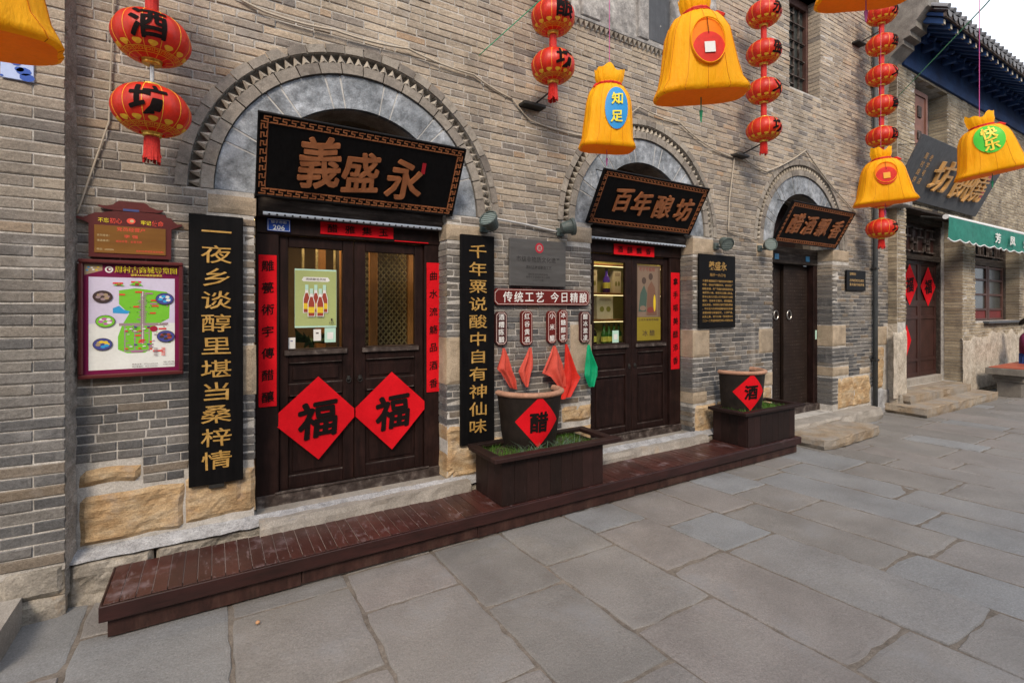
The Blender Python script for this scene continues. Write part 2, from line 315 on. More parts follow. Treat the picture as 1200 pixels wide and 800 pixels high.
    def build(self, name, m=None, parent=None, kind=None, smooth=False, label=None, cat=None, group=None, origin=None):
        me = bpy.data.meshes.new(name)
        if not self.v: return None
        xs = [v[0] for v in self.v]; ys = [v[1] for v in self.v]; zs = [v[2] for v in self.v]
        o0 = Vector(origin) if origin else Vector(((min(xs) + max(xs)) / 2, (min(ys) + max(ys)) / 2, min(zs)))
        me.from_pydata([tuple(v - o0) for v in self.v], [], self.f)
        mats = ([m] if m else []) if not self.mats else self.mats
        for k in mats: me.materials.append(k)
        if len(mats) > 1: me.polygons.foreach_set('material_index', self.mi)
        if any(self.r):
            a = me.attributes.new('rnd', 'FLOAT', 'FACE'); a.data.foreach_set('value', self.r)
        if smooth: me.polygons.foreach_set('use_smooth', [True] * len(me.polygons))
        me.update()
        o = bpy.data.objects.new(name, me); COL.objects.link(o)
        if parent is not None: o.parent = parent; o.location = o0 - wloc(parent)
        else: o.location = o0
        return tag(o, label, cat, group, kind)
def put(name, mesh, parent, loc, scale=(1, 1, 1), rot=(0, 0, 0)):
    o = bpy.data.objects.new(name, mesh); COL.objects.link(o); o.parent = parent
    o.location = Vector(loc) - wloc(parent); o.scale = scale; o.rotation_euler = rot
    return o
def fr(v, s=1., seed=0):
    return noise.noise(Vector(v) * s + Vector((seed * 3.1, seed * 7.7, seed * 1.3)))
# writing
GL = {}
def glyph(ch, bold=0., ext=0.):
    k = (ch, bold, ext)
    if k not in GL:
        c = bpy.data.curves.new('t', 'FONT'); c.body = ch; c.offset = bold; c.extrude = ext; c.resolution_u = 2
        o = bpy.data.objects.new('t', c); me = o.to_mesh()
        vs = [v.co.copy() for v in me.vertices]; fs = [tuple(p.vertices) for p in me.polygons]
        o.to_mesh_clear(); bpy.data.objects.remove(o); bpy.data.curves.remove(c)
        if vs:
            x0, x1 = min(v.x for v in vs), max(v.x for v in vs); y0, y1 = min(v.y for v in vs), max(v.y for v in vs)
            for v in vs: v.x -= (x0 + x1) / 2; v.y -= (y0 + y1) / 2
        GL[k] = (vs, fs)
    return GL[k]
def fat(ch, d, n=6):
    vs, fs = glyph(ch, .006, 0.); V, Fs = list(vs), list(fs)
    for k in range(n):
        b = len(V); V += [Vector((v.x + d * math.cos(2 * PI * k / n), v.y + d * math.sin(2 * PI * k / n), .004 * (k + 1))) for v in vs]; Fs += [tuple(i + b for i in f) for f in fs]
    return V, Fs
def write(mb, ch, x, z, y, w, h=None, bold=0., ext=0., slant=0., brush=0., rot=0.):
    """one character (or short line) centred at x,z in the plane y; w,h = size of an em"""
    h = h or w; b0 = 0.; extra = bold
    shifts = [(0, 0, 0)]
    if extra > .001:
        nk = 8 if extra > .016 else 4
        shifts += [(extra * math.cos(2 * PI * k / nk + .4), .8 * extra * math.sin(2 * PI * k / nk + .4), .004 * (k + 1)) for k in range(nk)]
    for sx_, sz_, sy_ in shifts: _write(mb, ch, x + sx_ * w, z + sz_ * h, y - sy_ * w * (.3 if ext else .12), w, h, b0, ext, slant, brush, rot)
def _write(mb, ch, x, z, y, w, h, bold, ext, slant, brush, rot):
    vs, fs = glyph(ch, bold, ext); ca, sa = math.cos(rot), math.sin(rot); out = []
    for v in vs:
        a, b = v.x, v.y + slant * v.x
        if brush:
            a += brush * .05 * math.sin(v.y * 9 + x * 31) ; b += brush * .05 * math.sin(v.x * 8 + z * 17)
        a, b = a * ca - b * sa, a * sa + b * ca
        out.append((x + a * w, y - (v.z + ext) * w, z + b * h))
    mb.add(out, fs)
def line(mb, s, x, z, y, w, total=None, bold=0., ext=0.):
    vs, fs = glyph(s, min(bold, .006), ext)
    if not vs: return
    span = max(v.x for v in vs) * 2; k = (total / span if total else w)
    mb.add([(x + v.x * k, y - (v.z + ext) * w, z + v.y * w) for v in vs], fs)

# ---------------------------------------------------------------- ground and paving
g = MB(); g.add([(-40, -45, -.03), (80, -45, -.03), (80, 40, -.03), (-40, 40, -.03)], [(0, 1, 2, 3)])
g.build('ground', M_joint, kind='structure')
pv = MB(); pv.grid(lambda u, v: (-6 + 34 * u, -9 + 9.6 * v, -.006 + .006 * fr((u * 60, v * 20, 0))), 90, 36)
pave = pv.build('pavement', M_joint, kind='structure', smooth=True)
def slab(x0a, x0b, x1a, x1b, ya, yb, z=0., seed=0):
    """one stone; x at its far end (a) and near end (b)"""
    c = [(x0a, ya), (x1a, ya), (x1b, yb), (x0b, yb)]; pts = []
    for i in range(4):
        a, b = Vector(c[i]), Vector(c[(i + 1) % 4]); d = b - a; L = d.length; n = max(3, int(L / .075))
        nn = Vector((-d.y, d.x)).normalized()
        for k in range(n):
            t = k / n; w = min(1, 4 * min(t, 1 - t) + .1)
            p = a + d * t + nn * (.010 * fr((a.x * 9 + k * 1.7, a.y * 7, seed + 4), 2.) * w + .011 * fr((a.x * 5 + k, a.y * 5, seed), 1.) * w * 1.6)
            if k == 0: p += (Vector(((c[(i + 1) % 4][0] + c[(i + 2) % 4][0]) / 2, (c[(i + 1) % 4][1] + c[(i + 2) % 4][1]) / 2)) - p) * .012
            pts.append(p)
    ctr = sum(pts, Vector((0, 0))) / len(pts); n = len(pts)
    tx, ty = random.uniform(-.004, .004), random.uniform(-.004, .004)
    Z = lambda p: z + tx * (p.x - ctr.x) + ty * (p.y - ctr.y)
    m = MB(); rings = ((1.0, -.035), (1.0, -.007), (.990, -.0005), (.95, .0015))
    vs = []
    for s, dz in rings:
        for p in pts: q = ctr + (p - ctr) * s; vs.append((q.x, q.y, Z(q) + dz + (.0035 * fr((q.x, q.y, 3), 6) if dz > -.01 else 0)))
    fs = [(L * n + (i + 1) % n, L * n + i, (L + 1) * n + i, (L + 1) * n + (i + 1) % n) for L in range(3) for i in range(n)]
    fs.append(tuple(range(3 * n, 4 * n))[::-1])
    m.add(vs, fs); m.rv = 0
    o = m.build('paving_slab', M_slab, pave, smooth=False)
xs = [-1.9, -1.28, -.62, .08, .74, 1.35, 1.91, 2.53, 3.08, 3.66, 4.14, 4.70]
while xs[-1] < 23: xs.append(xs[-1] + random.choice((.42, .5, .55, .62, .7)))
known = {3: [-.7, -1.5, -2.6], 4: [-.55, -1.03, -1.9, -2.9], 5: [-.55, -1.35, -2.2], 6: [-.55, -1.15, -1.95], 7: [-.55, -.95, -1.62, -2.7], 8: [-.5, -1.15, -1.65, -2.9], 9: [-.5, -1.22, -2.35], 10: [-.5, -1.0, -1.5, -2.45]}
nsl = 0
for i in range(len(xs) - 1):
    xa, xb = xs[i], xs[i + 1]
    y = .05 if i < 3 or xa > 6.2 else -.35
    ylim = -8.5 if xa < 6 else -8.5
    ks = known.get(i, [])
    ys = [y] + ks if ks else [y, y - random.uniform(.35, 1.0)]
    while ys[-1] > ylim: ys.append(ys[-1] - random.uniform(.7, 1.35))
    for k in range(len(ys) - 1):
        if ys[k] - ys[k + 1] < .15: continue
        p = px_of((xa + xb) / 2, (ys[k] + ys[k + 1]) / 2, 0)
        if nsl > 296: break
        sk = lambda X, Y: X + (.0 if X < 1 else min(.1, .04 * (X - 1))) * (-Y - .6)
        g2 = .008
        slab(sk(xa, ys[k]) + g2, sk(xa, ys[k + 1]) + g2, sk(xb, ys[k]) - g2, sk(xb, ys[k + 1]) - g2, ys[k] - g2, ys[k + 1] + g2, random.uniform(-.004, .004), i * 31 + k)
        nsl += 1

# ---------------------------------------------------------------- the shop building: wall, bricks, stones, arches
shop = thing('shop_building', (4.5, 0, 0), 'long grey brick shop front with three round stone arches over dark doors', 'building')
ARCH = [(1.0, 2.56), (4.09, 2.62), (7.28, 2.66)]
OPEN = [(.256, 1.70, .27, 2.58), (3.31, 4.86, .27, 2.64), (6.50, 8.06, .19, 2.68)]
WIN = (6.90, 7.71, 4.88, 6.35)
X0, X1, ZT = -.72, 9.9, 7.4
R_OUT, R_TO, R_TI, R_RI, R_IN = 1.212, 1.150, 1.075, 1.0, .745
wall_b = MB()
loop = [(X0, -.05), (X1, -.05), (X1, ZT), (X0, ZT)]
holes = []
for (cx, zs), (xa, xb, za, zb) in zip(ARCH, OPEN):
    xa -= .012; xb += .012; h = [(xa, za), (xb, za), (xb, zs), (cx + R_TO, zs)]
    h += [(cx + R_TO * math.cos(t), zs + R_TO * math.sin(t)) for t in [PI * k / 40 for k in range(1, 40)]]
    h += [(cx - R_TO, zs), (xa, zs)]
    holes.append(h)
holes.append([(WIN[0] - .012, WIN[2] - .01), (WIN[1] + .012, WIN[2] - .01), (WIN[1] + .012, WIN[3]), (WIN[0] - .012, WIN[3])])
def plate(mb, loop, holes, y0, y1, back=True):
    loops = [[Vector((x, z, 0)) for x, z in L] for L in [loop] + holes]
    tris = tessellate_polygon(loops); pts = [p for L in loops for p in L]
    for y in ((y0, y1) if back else (y0,)):
        mb.add([(p.x, y, p.y) for p in pts], [tuple(t) for t in tris])
    for L in loops:
        n = len(L)
        mb.add([(p.x, y0, p.y) for p in L] + [(p.x, y1, p.y) for p in L], [(i, (i + 1) % n, (i + 1) % n + n, i + n) for i in range(n)])
plate(wall_b, loop, holes, 0., .32)
wall = wall_b.build('wall', M_mortar, shop)
# masonry blocks (x0,x1,z0,z1,proud,kind)  kind r=rough sandstone d=dressed
BL = [(-.035, .256, 2.40, 2.53, .012, 'd'), (1.70, 2.03, 2.34, 2.48, .012, 'd'), (3.0, 3.31, 2.42, 2.58, .012, 'd'), (4.86, 5.24, 2.40, 2.60, .012, 'd'), (6.13, 6.50, 2.44, 2.62, .01, 'd'), (8.06, 8.55, 2.48, 2.66, .01, 'd'),
      (.02, .256, 1.15, 1.50, .008, 'd'), (1.70, 1.86, 1.10, 1.51, .008, 'd'), (3.035, 3.31, 1.10, 1.595, .008, 'd'), (4.86, 5.17, 1.17, 1.50, .008, 'd'), (6.18, 6.50, 1.16, 1.49, .008, 'd'), (8.06, 8.46, 1.18, 1.50, .008, 'd'),
      (-.70, -.386, .665, .78, .015, 'r'), (-.70, -.16, .31, .62, .03, 'r'), (-.165, .256, .335, .655, .028, 'r'),
      (1.70, 2.01, .29, .74, .03, 'r'), (2.02, 2.6, .29, .6, .02, 'r'), (2.93, 3.31, .62, .79, .02, 'r'), (2.85, 3.31, .30, .58, .02, 'r'),
      (4.86, 5.12, .62, .76, .012, 'd'), (4.90, 5.30, .21, .60, .03, 'r'), (5.31, 6.0, .3, .62, .02, 'r'), (6.02, 6.48, .3, .7, .02, 'r'), (5.9, 6.49, .72, .9, .015, 'd'),
      (8.06, 8.55, .72, .86, .012, 'd'), (8.22, 9.24, .20, .68, .03, 'r'), (9.42, 9.72, .42, 1.12, .012, 'r'), (9.36, 9.85, 1.14, 1.46, .01, 'd'), (8.9, 9.24, .7, .8, .012, 'd')]
PX = []
def rough(name, x0, x1, z0, z1, yf, depth, amp, m, parent, nx=None, nz=None, seed=0, ch=.012, wob=.008, crack=False):
    """a stone with an uneven hewn face; front at y=yf"""
    nx = nx or max(3, int((x1 - x0) / .028)); nz = nz or max(3, int((z1 - z0) / .028)); mb = MB()
    def P(u, v):
        x = x0 + (x1 - x0) * u; z = z0 + (z1 - z0) * v; e = min(u * (x1 - x0), (1 - u) * (x1 - x0), v * (z1 - z0), (1 - v) * (z1 - z0))
        dx = wob * fr((z * 6, x, seed + 2)); dz = wob * fr((x * 6, z, seed + 5))
        y = yf - amp * (.6 + fr((x, z * 1.5, seed), 5) + .45 * fr((x, z * 2, seed), 13) + .22 * fr((x, z * 2, seed), 34) - (.9 if crack and abs(fr((x, z * .6, seed + 9), 2.2)) < .03 else 0)) * min(1, e / .03) + (ch if e < .004 else 0)
        return (x + dx, y, z + dz)
    mb.grid(P, nx, nz)
    n = nx + 1; b = [i for i in range(n)] + [j * n + nx for j in range(1, nz + 1)] + [nz * n + i for i in range(nx - 1, -1, -1)] + [j * n for j in range(nz - 1, 0, -1)]
    base = len(mb.v); bv = [mb.v[i].copy() for i in b]
    mb.add(bv + [Vector((v.x, yf + depth, v.z)) for v in bv], [((i + 1) % len(b), i, i + len(b), (i + 1) % len(b) + len(b)) for i in range(len(b))])
    return mb.build(name, m, parent, smooth=False)
for k, (a, b, c, d, pr, kd) in enumerate(BL):
    jamb = any(abs(a - o[1]) < .02 or abs(b - o[0]) < .02 for o in OPEN)
    if kd == 'd':
        rough('quoin_stone', a + .004, b - (.004 if not jamb else 0), c + .004, d - .004, -.011, .28 if jamb else .08, .006, M_sanddress, wall, seed=k, ch=.006, wob=.003)
    else:
        rough('sandstone_block', a + .006, b - .006, c + .006, d - .006, -.010, .28 if jamb else .08, .017, M_sand, wall, seed=k, wob=.014, crack=True)
# bricks
def std_brick(L, H, D, ch, seed, sides=True):
    random.seed(seed); J = lambda a: random.uniform(-a, a)
    fv = [(-L / 2 + ch, 0, -H / 2 + ch), (L / 2 - ch, 0, -H / 2 + ch), (L / 2 - ch, 0, H / 2 - ch), (-L / 2 + ch, 0, H / 2 - ch)]
    fv = [(x + J(.0035), y + J(.0025), z + J(.003)) for x, y, z in fv]
    mv = [(-L / 2, ch, -H / 2), (L / 2, ch, -H / 2), (L / 2, ch, H / 2), (-L / 2, ch, H / 2)]
    mv = [(x + J(.002), y + J(.001), z + J(.002)) for x, y, z in mv]
    bv = [(x, D, z) for x, _, z in mv]
    fs = [(0, 1, 2), (0, 2, 3)] + [(4 + i, 4 + (i + 1) % 4, (i + 1) % 4, i) for i in range(4)] + [(8 + i, 8 + (i + 1) % 4, 4 + (i + 1) % 4, 4 + i) for i in range(4)]
    return fv + mv + bv, fs
BSH = [std_brick(.25, .05, .09, .0045, 100 + i) for i in range(8)]
BME = []
for vs, fs in BSH:
    me = bpy.data.meshes.new('brick'); me.from_pydata(vs, [], fs); me.materials.append(M_brick); BME.append(me)
random.seed(11)
def sub_int(ints, a, b):
    out = []
    for p, q in ints:
        if b <= p or a >= q: out.append((p, q)); continue
        if a > p: out.append((p, a))
        if b < q: out.append((b, q))
    return out
def fill_bricks(xr, z0, z1, ch, L, rects=(), circles=(), joint=.009):
    res = []; z = z0; i = 0
    while z + ch <= z1 + .001:
        za, zb = z, z + ch; ints = [xr]
        for r in rects:
            if min(zb, r[3]) - max(za, r[2]) > ch * .22: ints = sub_int(ints, r[0], r[1])
        zm = (za + zb) / 2
        for cx, cz, R in circles:
            if zm > cz and zm < cz + R:
                h = math.sqrt(R * R - (zm - cz) ** 2); ints = sub_int(ints, cx - h, cx + h)
        off = (i % 2) * L / 2 + (.25 * L if i % 5 == 3 else 0) + random.uniform(-.012, .012)
        for a, b in ints:
            if b - a < .03: continue
            cuts = [a]; k = math.ceil((a - off) / L)
            while off + k * L < b:
                c = off + k * L + random.uniform(-.006, .006)
                if c - cuts[-1] > .06 and b - c > .06:
                    if random.random() < .34 and c - cuts[-1] > .18: cuts.append(c - L * random.choice((.5, .5, .35, .62)))
                    cuts.append(c)
                k += 1
            cuts.append(b)
            for p, q in zip(cuts, cuts[1:]):
                res.append((p + joint / 2, q - joint / 2, za + joint / 2, zb - joint / 2))
        z = zb; i += 1
    return res
rects = [(b[0], b[1], b[2], b[3]) for b in BL] + [(o[0], o[1], 0, o[3]) for o in OPEN] + [WIN, (3.05, 5.3, 4.60, 6.6)]
rects += [(9.0, 9.9, 0, .45), (9.72, 9.9, 0, 1.5)]
circles = [(cx, zs, R_OUT - .035) for cx, zs in ARCH]
allb = fill_bricks((X0, X1), .29, 2.61, .0580, .252, rects, circles) + fill_bricks((X0, X1), .29 + 40 * .058, ZT, .0605, .25, rects, circles)
def prank(b, y=0.):
    c = [px_of(x, y, z) for x in (b[0], b[1]) for z in (b[2], b[3])]
    if None in c: return 0
    if not (0 < (c[0][0] + c[3][0]) / 2 < 1200 and 0 < (c[0][1] + c[3][1]) / 2 < 800): return 0
    return (max(p[0] for p in c) - min(p[0] for p in c)) * abs(c[0][1] - c[1][1])
allb.sort(key=lambda b: -prank(b))
jambx = [o[0] for o in OPEN] + [o[1] for o in OPEN] + [WIN[0], WIN[1]]
def brick_out(b, mb, parent, single, y0=0., meshes=BME, proud=.0065, deep=None):
    w, h = b[1] - b[0], b[3] - b[2]; k = random.randrange(8)
    deepb = deep and any(abs(b[0] - j) < .012 or abs(b[1] - j) < .012 for j in deep)
    sy = 3.3 if deepb else 1.0; yy = y0 - proud + random.uniform(-.003, .003)
    c = ((b[0] + b[1]) / 2, yy, (b[2] + b[3]) / 2)
    if single: put('brick', meshes[k], parent, c, (w / .25, sy, h / .05), (0, random.uniform(-.006, .006), 0))
    else:
        vs, fs = BSH[k]; mb.rv = random.random() * .98 + .01
        mb.add([(c[0] + v[0] * w / .25, c[1] + v[1] * sy, c[2] + v[2] * h / .05) for v in vs], fs)
mb = MB()
for i, b in enumerate(allb): brick_out(b, mb, wall, i < 300, deep=jambx)
mb.build('brick', M_brick, wall, kind='stuff')
# arches
def wedge(mb, cx, cz, r0, r1, t0, t1, y0, y1, n=3, ch=0):
    inner = [(cx + r0 * math.cos(t0 + (t1 - t0) * k / n), cz + r0 * math.sin(t0 + (t1 - t0) * k / n)) for k in range(n + 1)]
    outer = [(cx + r1 * math.cos(t1 + (t0 - t1) * k / n), cz + r1 * math.sin(t1 + (t0 - t1) * k / n)) for k in range(n + 1)]
    mb.prism(inner + outer, y0, y1)
for (cx, zs), (xa, xb, za, zb) in zip(ARCH, OPEN):
    # recessed back of the rings with the round opening
    bk = MB(); L = [(cx + (R_TO + .02) * math.cos(PI * k / 40), zs + (R_TO + .02) * math.sin(PI * k / 40)) for k in range(41)]
    L += [(cx - R_IN * math.cos(PI * k / 30), zs + R_IN * math.sin(PI * k / 30)) for k in range(31)]
    bk.prism(L, .06, .30); bk.build('arch_backing', M_mortar, wall)
    bk = MB(); wedge(bk, cx, zs, R_IN + .002, R_RI - .01, 0.002, PI - .002, .019, .058, n=40); bk.build('voussoir_mortar', M_lime, wall)
    n = 26
    for k in range(n):
        m = MB(); t0, t1 = PI * k / n + .004, PI * (k + 1) / n - .004
        wedge(m, cx, zs, R_TO, R_OUT + random.uniform(-.006, .006), t0, t1, -.015 + random.uniform(-.003, .003), .06); m.build('hood_brick', M_archbrick, wall)
    n = 20
    for k in range(n):
        m = MB(); t0, t1 = PI * k / n + .004, PI * (k + 1) / n - .004
        wedge(m, cx, zs, R_RI, R_TI, t0, t1, -.008 + random.uniform(-.003, .003), .06); m.build('ring_brick', M_archbrick, wall)
    n = 52
    base = None
    for k in range(n):
        t = PI * (k + .5) / n; hw = PI / n / 2 * .94
        if base is None:
            m = MB(); r0, r1 = R_TI, R_TO - .008; w = r0 * hw
            m.add([(-w, 0, 0), (w, 0, 0), (0, .004, r1 - r0), (-w, .055, 0), (w, .055, 0), (0, .055, r1 - r0), (0, -.016, .012)],
                  [(0, 1, 6), (1, 2, 6), (2, 0, 6), (1, 4, 5, 2), (0, 2, 5, 3), (0, 3, 4, 1)])
            o = m.build('dentil_tooth', M_tooth, wall, origin=(0, 0, 0)); base = o.data; bpy.data.objects.remove(o)
        put('dentil_tooth', base, wall, (cx + R_TI * math.cos(t), .002, zs + R_TI * math.sin(t)), (1, 1, 1), (0, PI / 2 - t, 0))
    # alternating broad and narrow voussoirs of blue grey stone
    ws = [3, 1, 3, 1, 3, 1, 3, 1, 3, 1, 3, 1, 3]; tot = sum(ws); a = 0
    for w in ws:
        t0, t1 = PI * a / tot + .0075, PI * (a + w) / tot - .0075; a += w
        m = MB(); wedge(m, cx, zs, R_IN, R_RI - .006, t0, t1, .014 + random.uniform(-.002, .002), .07, n=max(2, int(w * 2))); m.build('voussoir', M_greystone, wall)
    # soffit and boarded tympanum behind the sign
    m = MB(); m.lathe((0, 0, 0), [(R_IN + .005, .06), (R_IN + .005, .5)], 30, 0, PI)
    m.v = [Vector((cx + v.x, v.z, zs + v.y)) for v in m.v]; m.build('arch_soffit', M_brick, wall)
    m = MB(); L = [(cx + .8 * math.cos(PI * k / 24), zs - .02 + .8 * math.sin(PI * k / 24)) for k in range(25)]
    m.prism(L, .42, .46); m.build('tympanum_board', M_beam, wall)
    m = MB(); L = [(cx + .5 * math.cos(PI * k / 24), zs + .62 * math.sin(PI * k / 24)) for k in range(25)]
    m.prism(L, .40, .419); m.build('tympanum_panel', M_door, wall)
# relief tablet and its zigzag course high on the wall
rt = MB(); rt.grid(lambda u, v: (3.1 + 2.2 * u, -.005 - .012 * fr((u * 4, v * 3, 1), 2), 4.68 + 1.8 * v), 20, 14)
rt.build('relief_tablet', M_relief, wall)
for a, b in ((3.16, 3.40), (3.95, 4.10), (4.46, 4.62)):
    m = MB(); m.box(a, b, -.045, 0, 4.70, 6.4, .008); m.build('tablet_frame', M_relief, wall)
m = MB(); m.grid(lambda u, v: (4.12 + .34 * u, -.012, 4.74 + 1.5 * v), 1, 1); m.build('tablet_panel', M_slate, wall)
random.seed(5)
for k in range(16):   # carved leaves
    cx_, cz_ = 4.66 + random.random() * .55, 4.78 + random.random() * 1.2; m = MB()
    r = random.uniform(.04, .10); m.grid(lambda u, v: (cx_ + r * (.3 + .7 * v) * v * math.cos(2 * PI * u + k) * (1 + .3 * math.sin(6 * PI * u + k)), -.02 - .035 * (1 - v), cz_ + r * v * math.sin(2 * PI * u + k)), 12, 3)
    m.build('carved_leaf', M_relief, wall)
m = MB(); m.box(3.02, 5.34, -.05, 0, 4.645, 4.68, .004); m.build('tablet_ledge', M_relief, wall)
m = MB(); m.box(3.02, 5.34, -.012, 0, 4.60, 4.645); m.build('dentil_course', M_mortar, wall)
for k in range(34):
    x = 3.05 + k * .067; m = MB()
    m.add([(x, -.012, 4.642), (x + .056, -.012, 4.642), (x + .028, -.012, 4.59), (x, -.045, 4.642), (x + .056, -.045, 4.642), (x + .028, -.03, 4.59)], [(3, 4, 5)[::-1], (0, 1, 4, 3), (0, 3, 5, 2), (1, 2, 5, 4)])
    m.build('dentil_tooth', M_tooth, wall)
# plinth: rough stones standing proud under a mortar ledge
random.seed(21); x = -.74; k = 0
while x < 9.2:
    w = random.uniform(.35, .8); x2 = min(x + w, 9.28)
    rough('plinth_stone', x + .005, x2 - .005, -.04, .262 if x < .3 else (.24 if x < 6 else .16), -.085, .1, .03, M_plinth, wall, seed=40 + k, wob=.012); x = x2; k += 1
m = MB(); m.grid(lambda u, v: (-.74 + 7.3 * u, -.115 + .115 * v + .012 * fr((u * 60, v, 2)), .262 + .04 * v + .010 * fr((u * 80, v * 3, 7))), 140, 3)
m.build('mortar_ledge', M_cement, wall, smooth=True)
m = MB(); m.grid(lambda u, v: (-.727 + .024 * u + .010 * fr((v * 60, u * 3, 1), 2.) + .012 * u * fr((v * 25, 0, 5), 1), -.150 * (1 - u) - .006 - .006 * fr((v * 90, u * 4, 3), 2), .1 + 7.0 * v), 6, 420)
m.build('corner_mortar', mat('corner_render', speck=120, stops=[(0, (.20, .185, .165)), (1, (.34, .31, .275))], nscale=6, vary=.3, bump=1., bscale=40, bdist=.012, rough=.95), wall)
# door sills: hewn slabs with broken front edges
def sill(x0, x1, yf, yb, z0, z1, seed, parent=None, name='door_sill', m_=None, top=.006, label=None, cat=None):
    nx = int((x1 - x0) / .07); mb = MB()
    prof = [(0, 0), (0, .45), (.0, .85), (.03, 1.0), (.25, 1.), (.6, 1.), (1, 1)]
    def P(u, v):
        i = v * (len(prof) - 1); a = prof[int(round(i))]
        x = x0 + (x1 - x0) * u; e = .03 * fr((x, seed, a[1]), 3) + .012 * fr((x, a[1] * 3, seed), 12)
        y = yf + (yb - yf) * a[0] + (e if a[0] < .2 else 0) + (-.012 if a[1] == .45 else 0)
        return (x, y, z0 + (z1 - z0) * a[1] + (top * fr((x, y, seed), 5) if a[1] == 1 else 0))
    mb.grid(P, nx, len(prof) - 1)
    for u in (0, 1):
        vs = [P(u, k / (len(prof) - 1)) for k in range(len(prof))] + [(x0 + (x1 - x0) * u, yb, z0)]
        mb.add(vs, [tuple(range(len(vs))) if u else tuple(range(len(vs)))[::-1]])
    return mb.build(name, m_ or M_step, parent, label=label, cat=cat)
sill(.27, 1.88, -.13, .26, .02, .285, 1, wall); sill(3.02, 4.95, -.16, .26, .02, .275, 2, wall); sill(6.45, 9.1, -.24, .26, .0, .185, 3, wall)

# ---------------------------------------------------------------- left neighbour: brick pier with recess
pier = thing('brick_pier', (-.86, -.08, 0), 'narrow projecting brick pier at the left end of the shop front', 'pier')
m = MB(); m.box(-1.0, -.728, -.152, .3, .26, 7.4); pm = m.build('core', M_mortar, pier)
mbp = MB(); z = .3; i = 0
sing = []
while z < 7.3:
    cuts = [-1.003, -.863, -.724] if i % 2 else [-1.003, -.724]
    for p, q in zip(cuts, cuts[1:]): sing.append((p + .004, q - .004, z + .004, z + .060))
    z += .0645; i += 1
sing.sort(key=lambda b: -prank(b, -.16))
for i, b in enumerate(sing): brick_out(b, mbp, pm, i < 130, y0=-.152)
if mbp.v: mbp.build('brick', M_brick, pm, kind='stuff')
rough('base_stone', -1.0, -.728, .12, .30, -.155, .1, .012, M_plinth, pier, seed=71); rough('base_stone', -1.0, -.728, -.04, .118, -.157, .1, .014, M_plinth, pier, seed=72)
m = MB(); m.box(-.990, -.856, -.172, -.158, 3.01, 3.22, .002)
tl = m.build('glazed_tile', flat((.45, .55, .82), .25)); tag(tl, 'small blue and white glazed tile plate high on the left brick pier', 'tile')
m = MB()
for k in range(9):
    a, b = -.985 + (k * .37 % 1) * .12, 3.02 + (k * .61 % 1) * .18; r = .008 + .012 * (k % 3)
    m.poly([(a + r * math.cos(t * .7), b + r * .7 * math.sin(t * .7)) for t in range(9)], -.1735)
o = m.build('glaze_marks', flat((.04, .10, .42), .25), tl); o['kind'] = 'stuff'
nb = thing('neighbour_building', (-3.2, .1, 0), 'grey brick neighbouring front with dark doors left of the pier', 'building')
m = MB(); m.box(-6, -2.5, 0, .3, -.04, 7.4); m.box(-2.5, -1.0, 0, .3, 2.7, 7.4); nw = m.build('wall', M_mortar, nb)
mb = MB()
for b in fill_bricks((-6, -1.0), 0, 7.3, .0655, .262, [(-2.5, -1.0, 0, 2.7)]): brick_out(b, mb, nw, False)
mb.build('brick', M_brick, nw, kind='stuff')
m = MB(); m.box(-2.5, -1.75, .12, .17, .3, 2.7, .01); m.box(-1.74, -1.0, .12, .17, .3, 2.7, .01); m.build('door', M_door, nb)
m = MB(); m.box(-2.5, -1.0, -.1, .3, -.02, .3, .01); m.build('door_step', M_step, nb)
m = MB(); m.box(-1.13, -1.005, -.03, -.028, .65, 2.2)
st = m.build('paper_strip', M_red); tag(st, 'red paper strip left of the projecting brick pier at the photo edge', 'couplet')
m = MB(); m.box(-1.135, -1.0, -.026, .12, .3, 2.7, .006); m.build('door_post', M_door, nb)
# worn stone step in the lower left corner
sill(-2.2, -.905, -.62, -.165, -.03, .16, 9, None, 'stone_step', M_step, .01, 'worn pale stone step at the lower left edge below the pier', 'step').data

# houses across the street (behind the camera), mirrored in the glass
ob = thing('opposite_house', (4, -9.2, 0), 'grey brick house row across the street behind the photographer', 'house')
m = MB(); plate(m, [(-14, 0), (26, 0), (26, 5.4), (-14, 5.4)], [[(x, .9), (x + 1.2, .9), (x + 1.2, 2.5), (x, 2.5)] for x in range(-12, 25, 4)], -9.4, -9.0); ow = m.build('wall', M_brick, ob)
m = MB(); m.box(-14, 26, -9.5, -9.42, 0, 5.3); m.build('black_backing', M_black, ob)  # black sheet stands in for the darkness behind the windows
for x in range(-12, 25, 4):
    m = MB(); m.box(x, x + 1.2, -9.15, -9.1, .9, .96); m.box(x, x + 1.2, -9.15, -9.1, 2.44, 2.5); m.box(x + .57, x + .63, -9.15, -9.1, .96, 2.44); m.build('window_frame', M_redwood, ob)
m = MB(); m.add([(-14.5, -8.4, 5.2), (26.5, -8.4, 5.2), (26.5, -12.5, 7.4), (-14.5, -12.5, 7.4), (-14.5, -8.4, 5.3), (26.5, -8.4, 5.3), (26.5, -12.5, 7.5), (-14.5, -12.5, 7.5)], [(0, 1, 2, 3), (4, 5, 6, 7), (0, 1, 5, 4), (2, 3, 7, 6), (1, 2, 6, 5), (0, 3, 7, 4)]); m.build('roof', M_tile, ob)

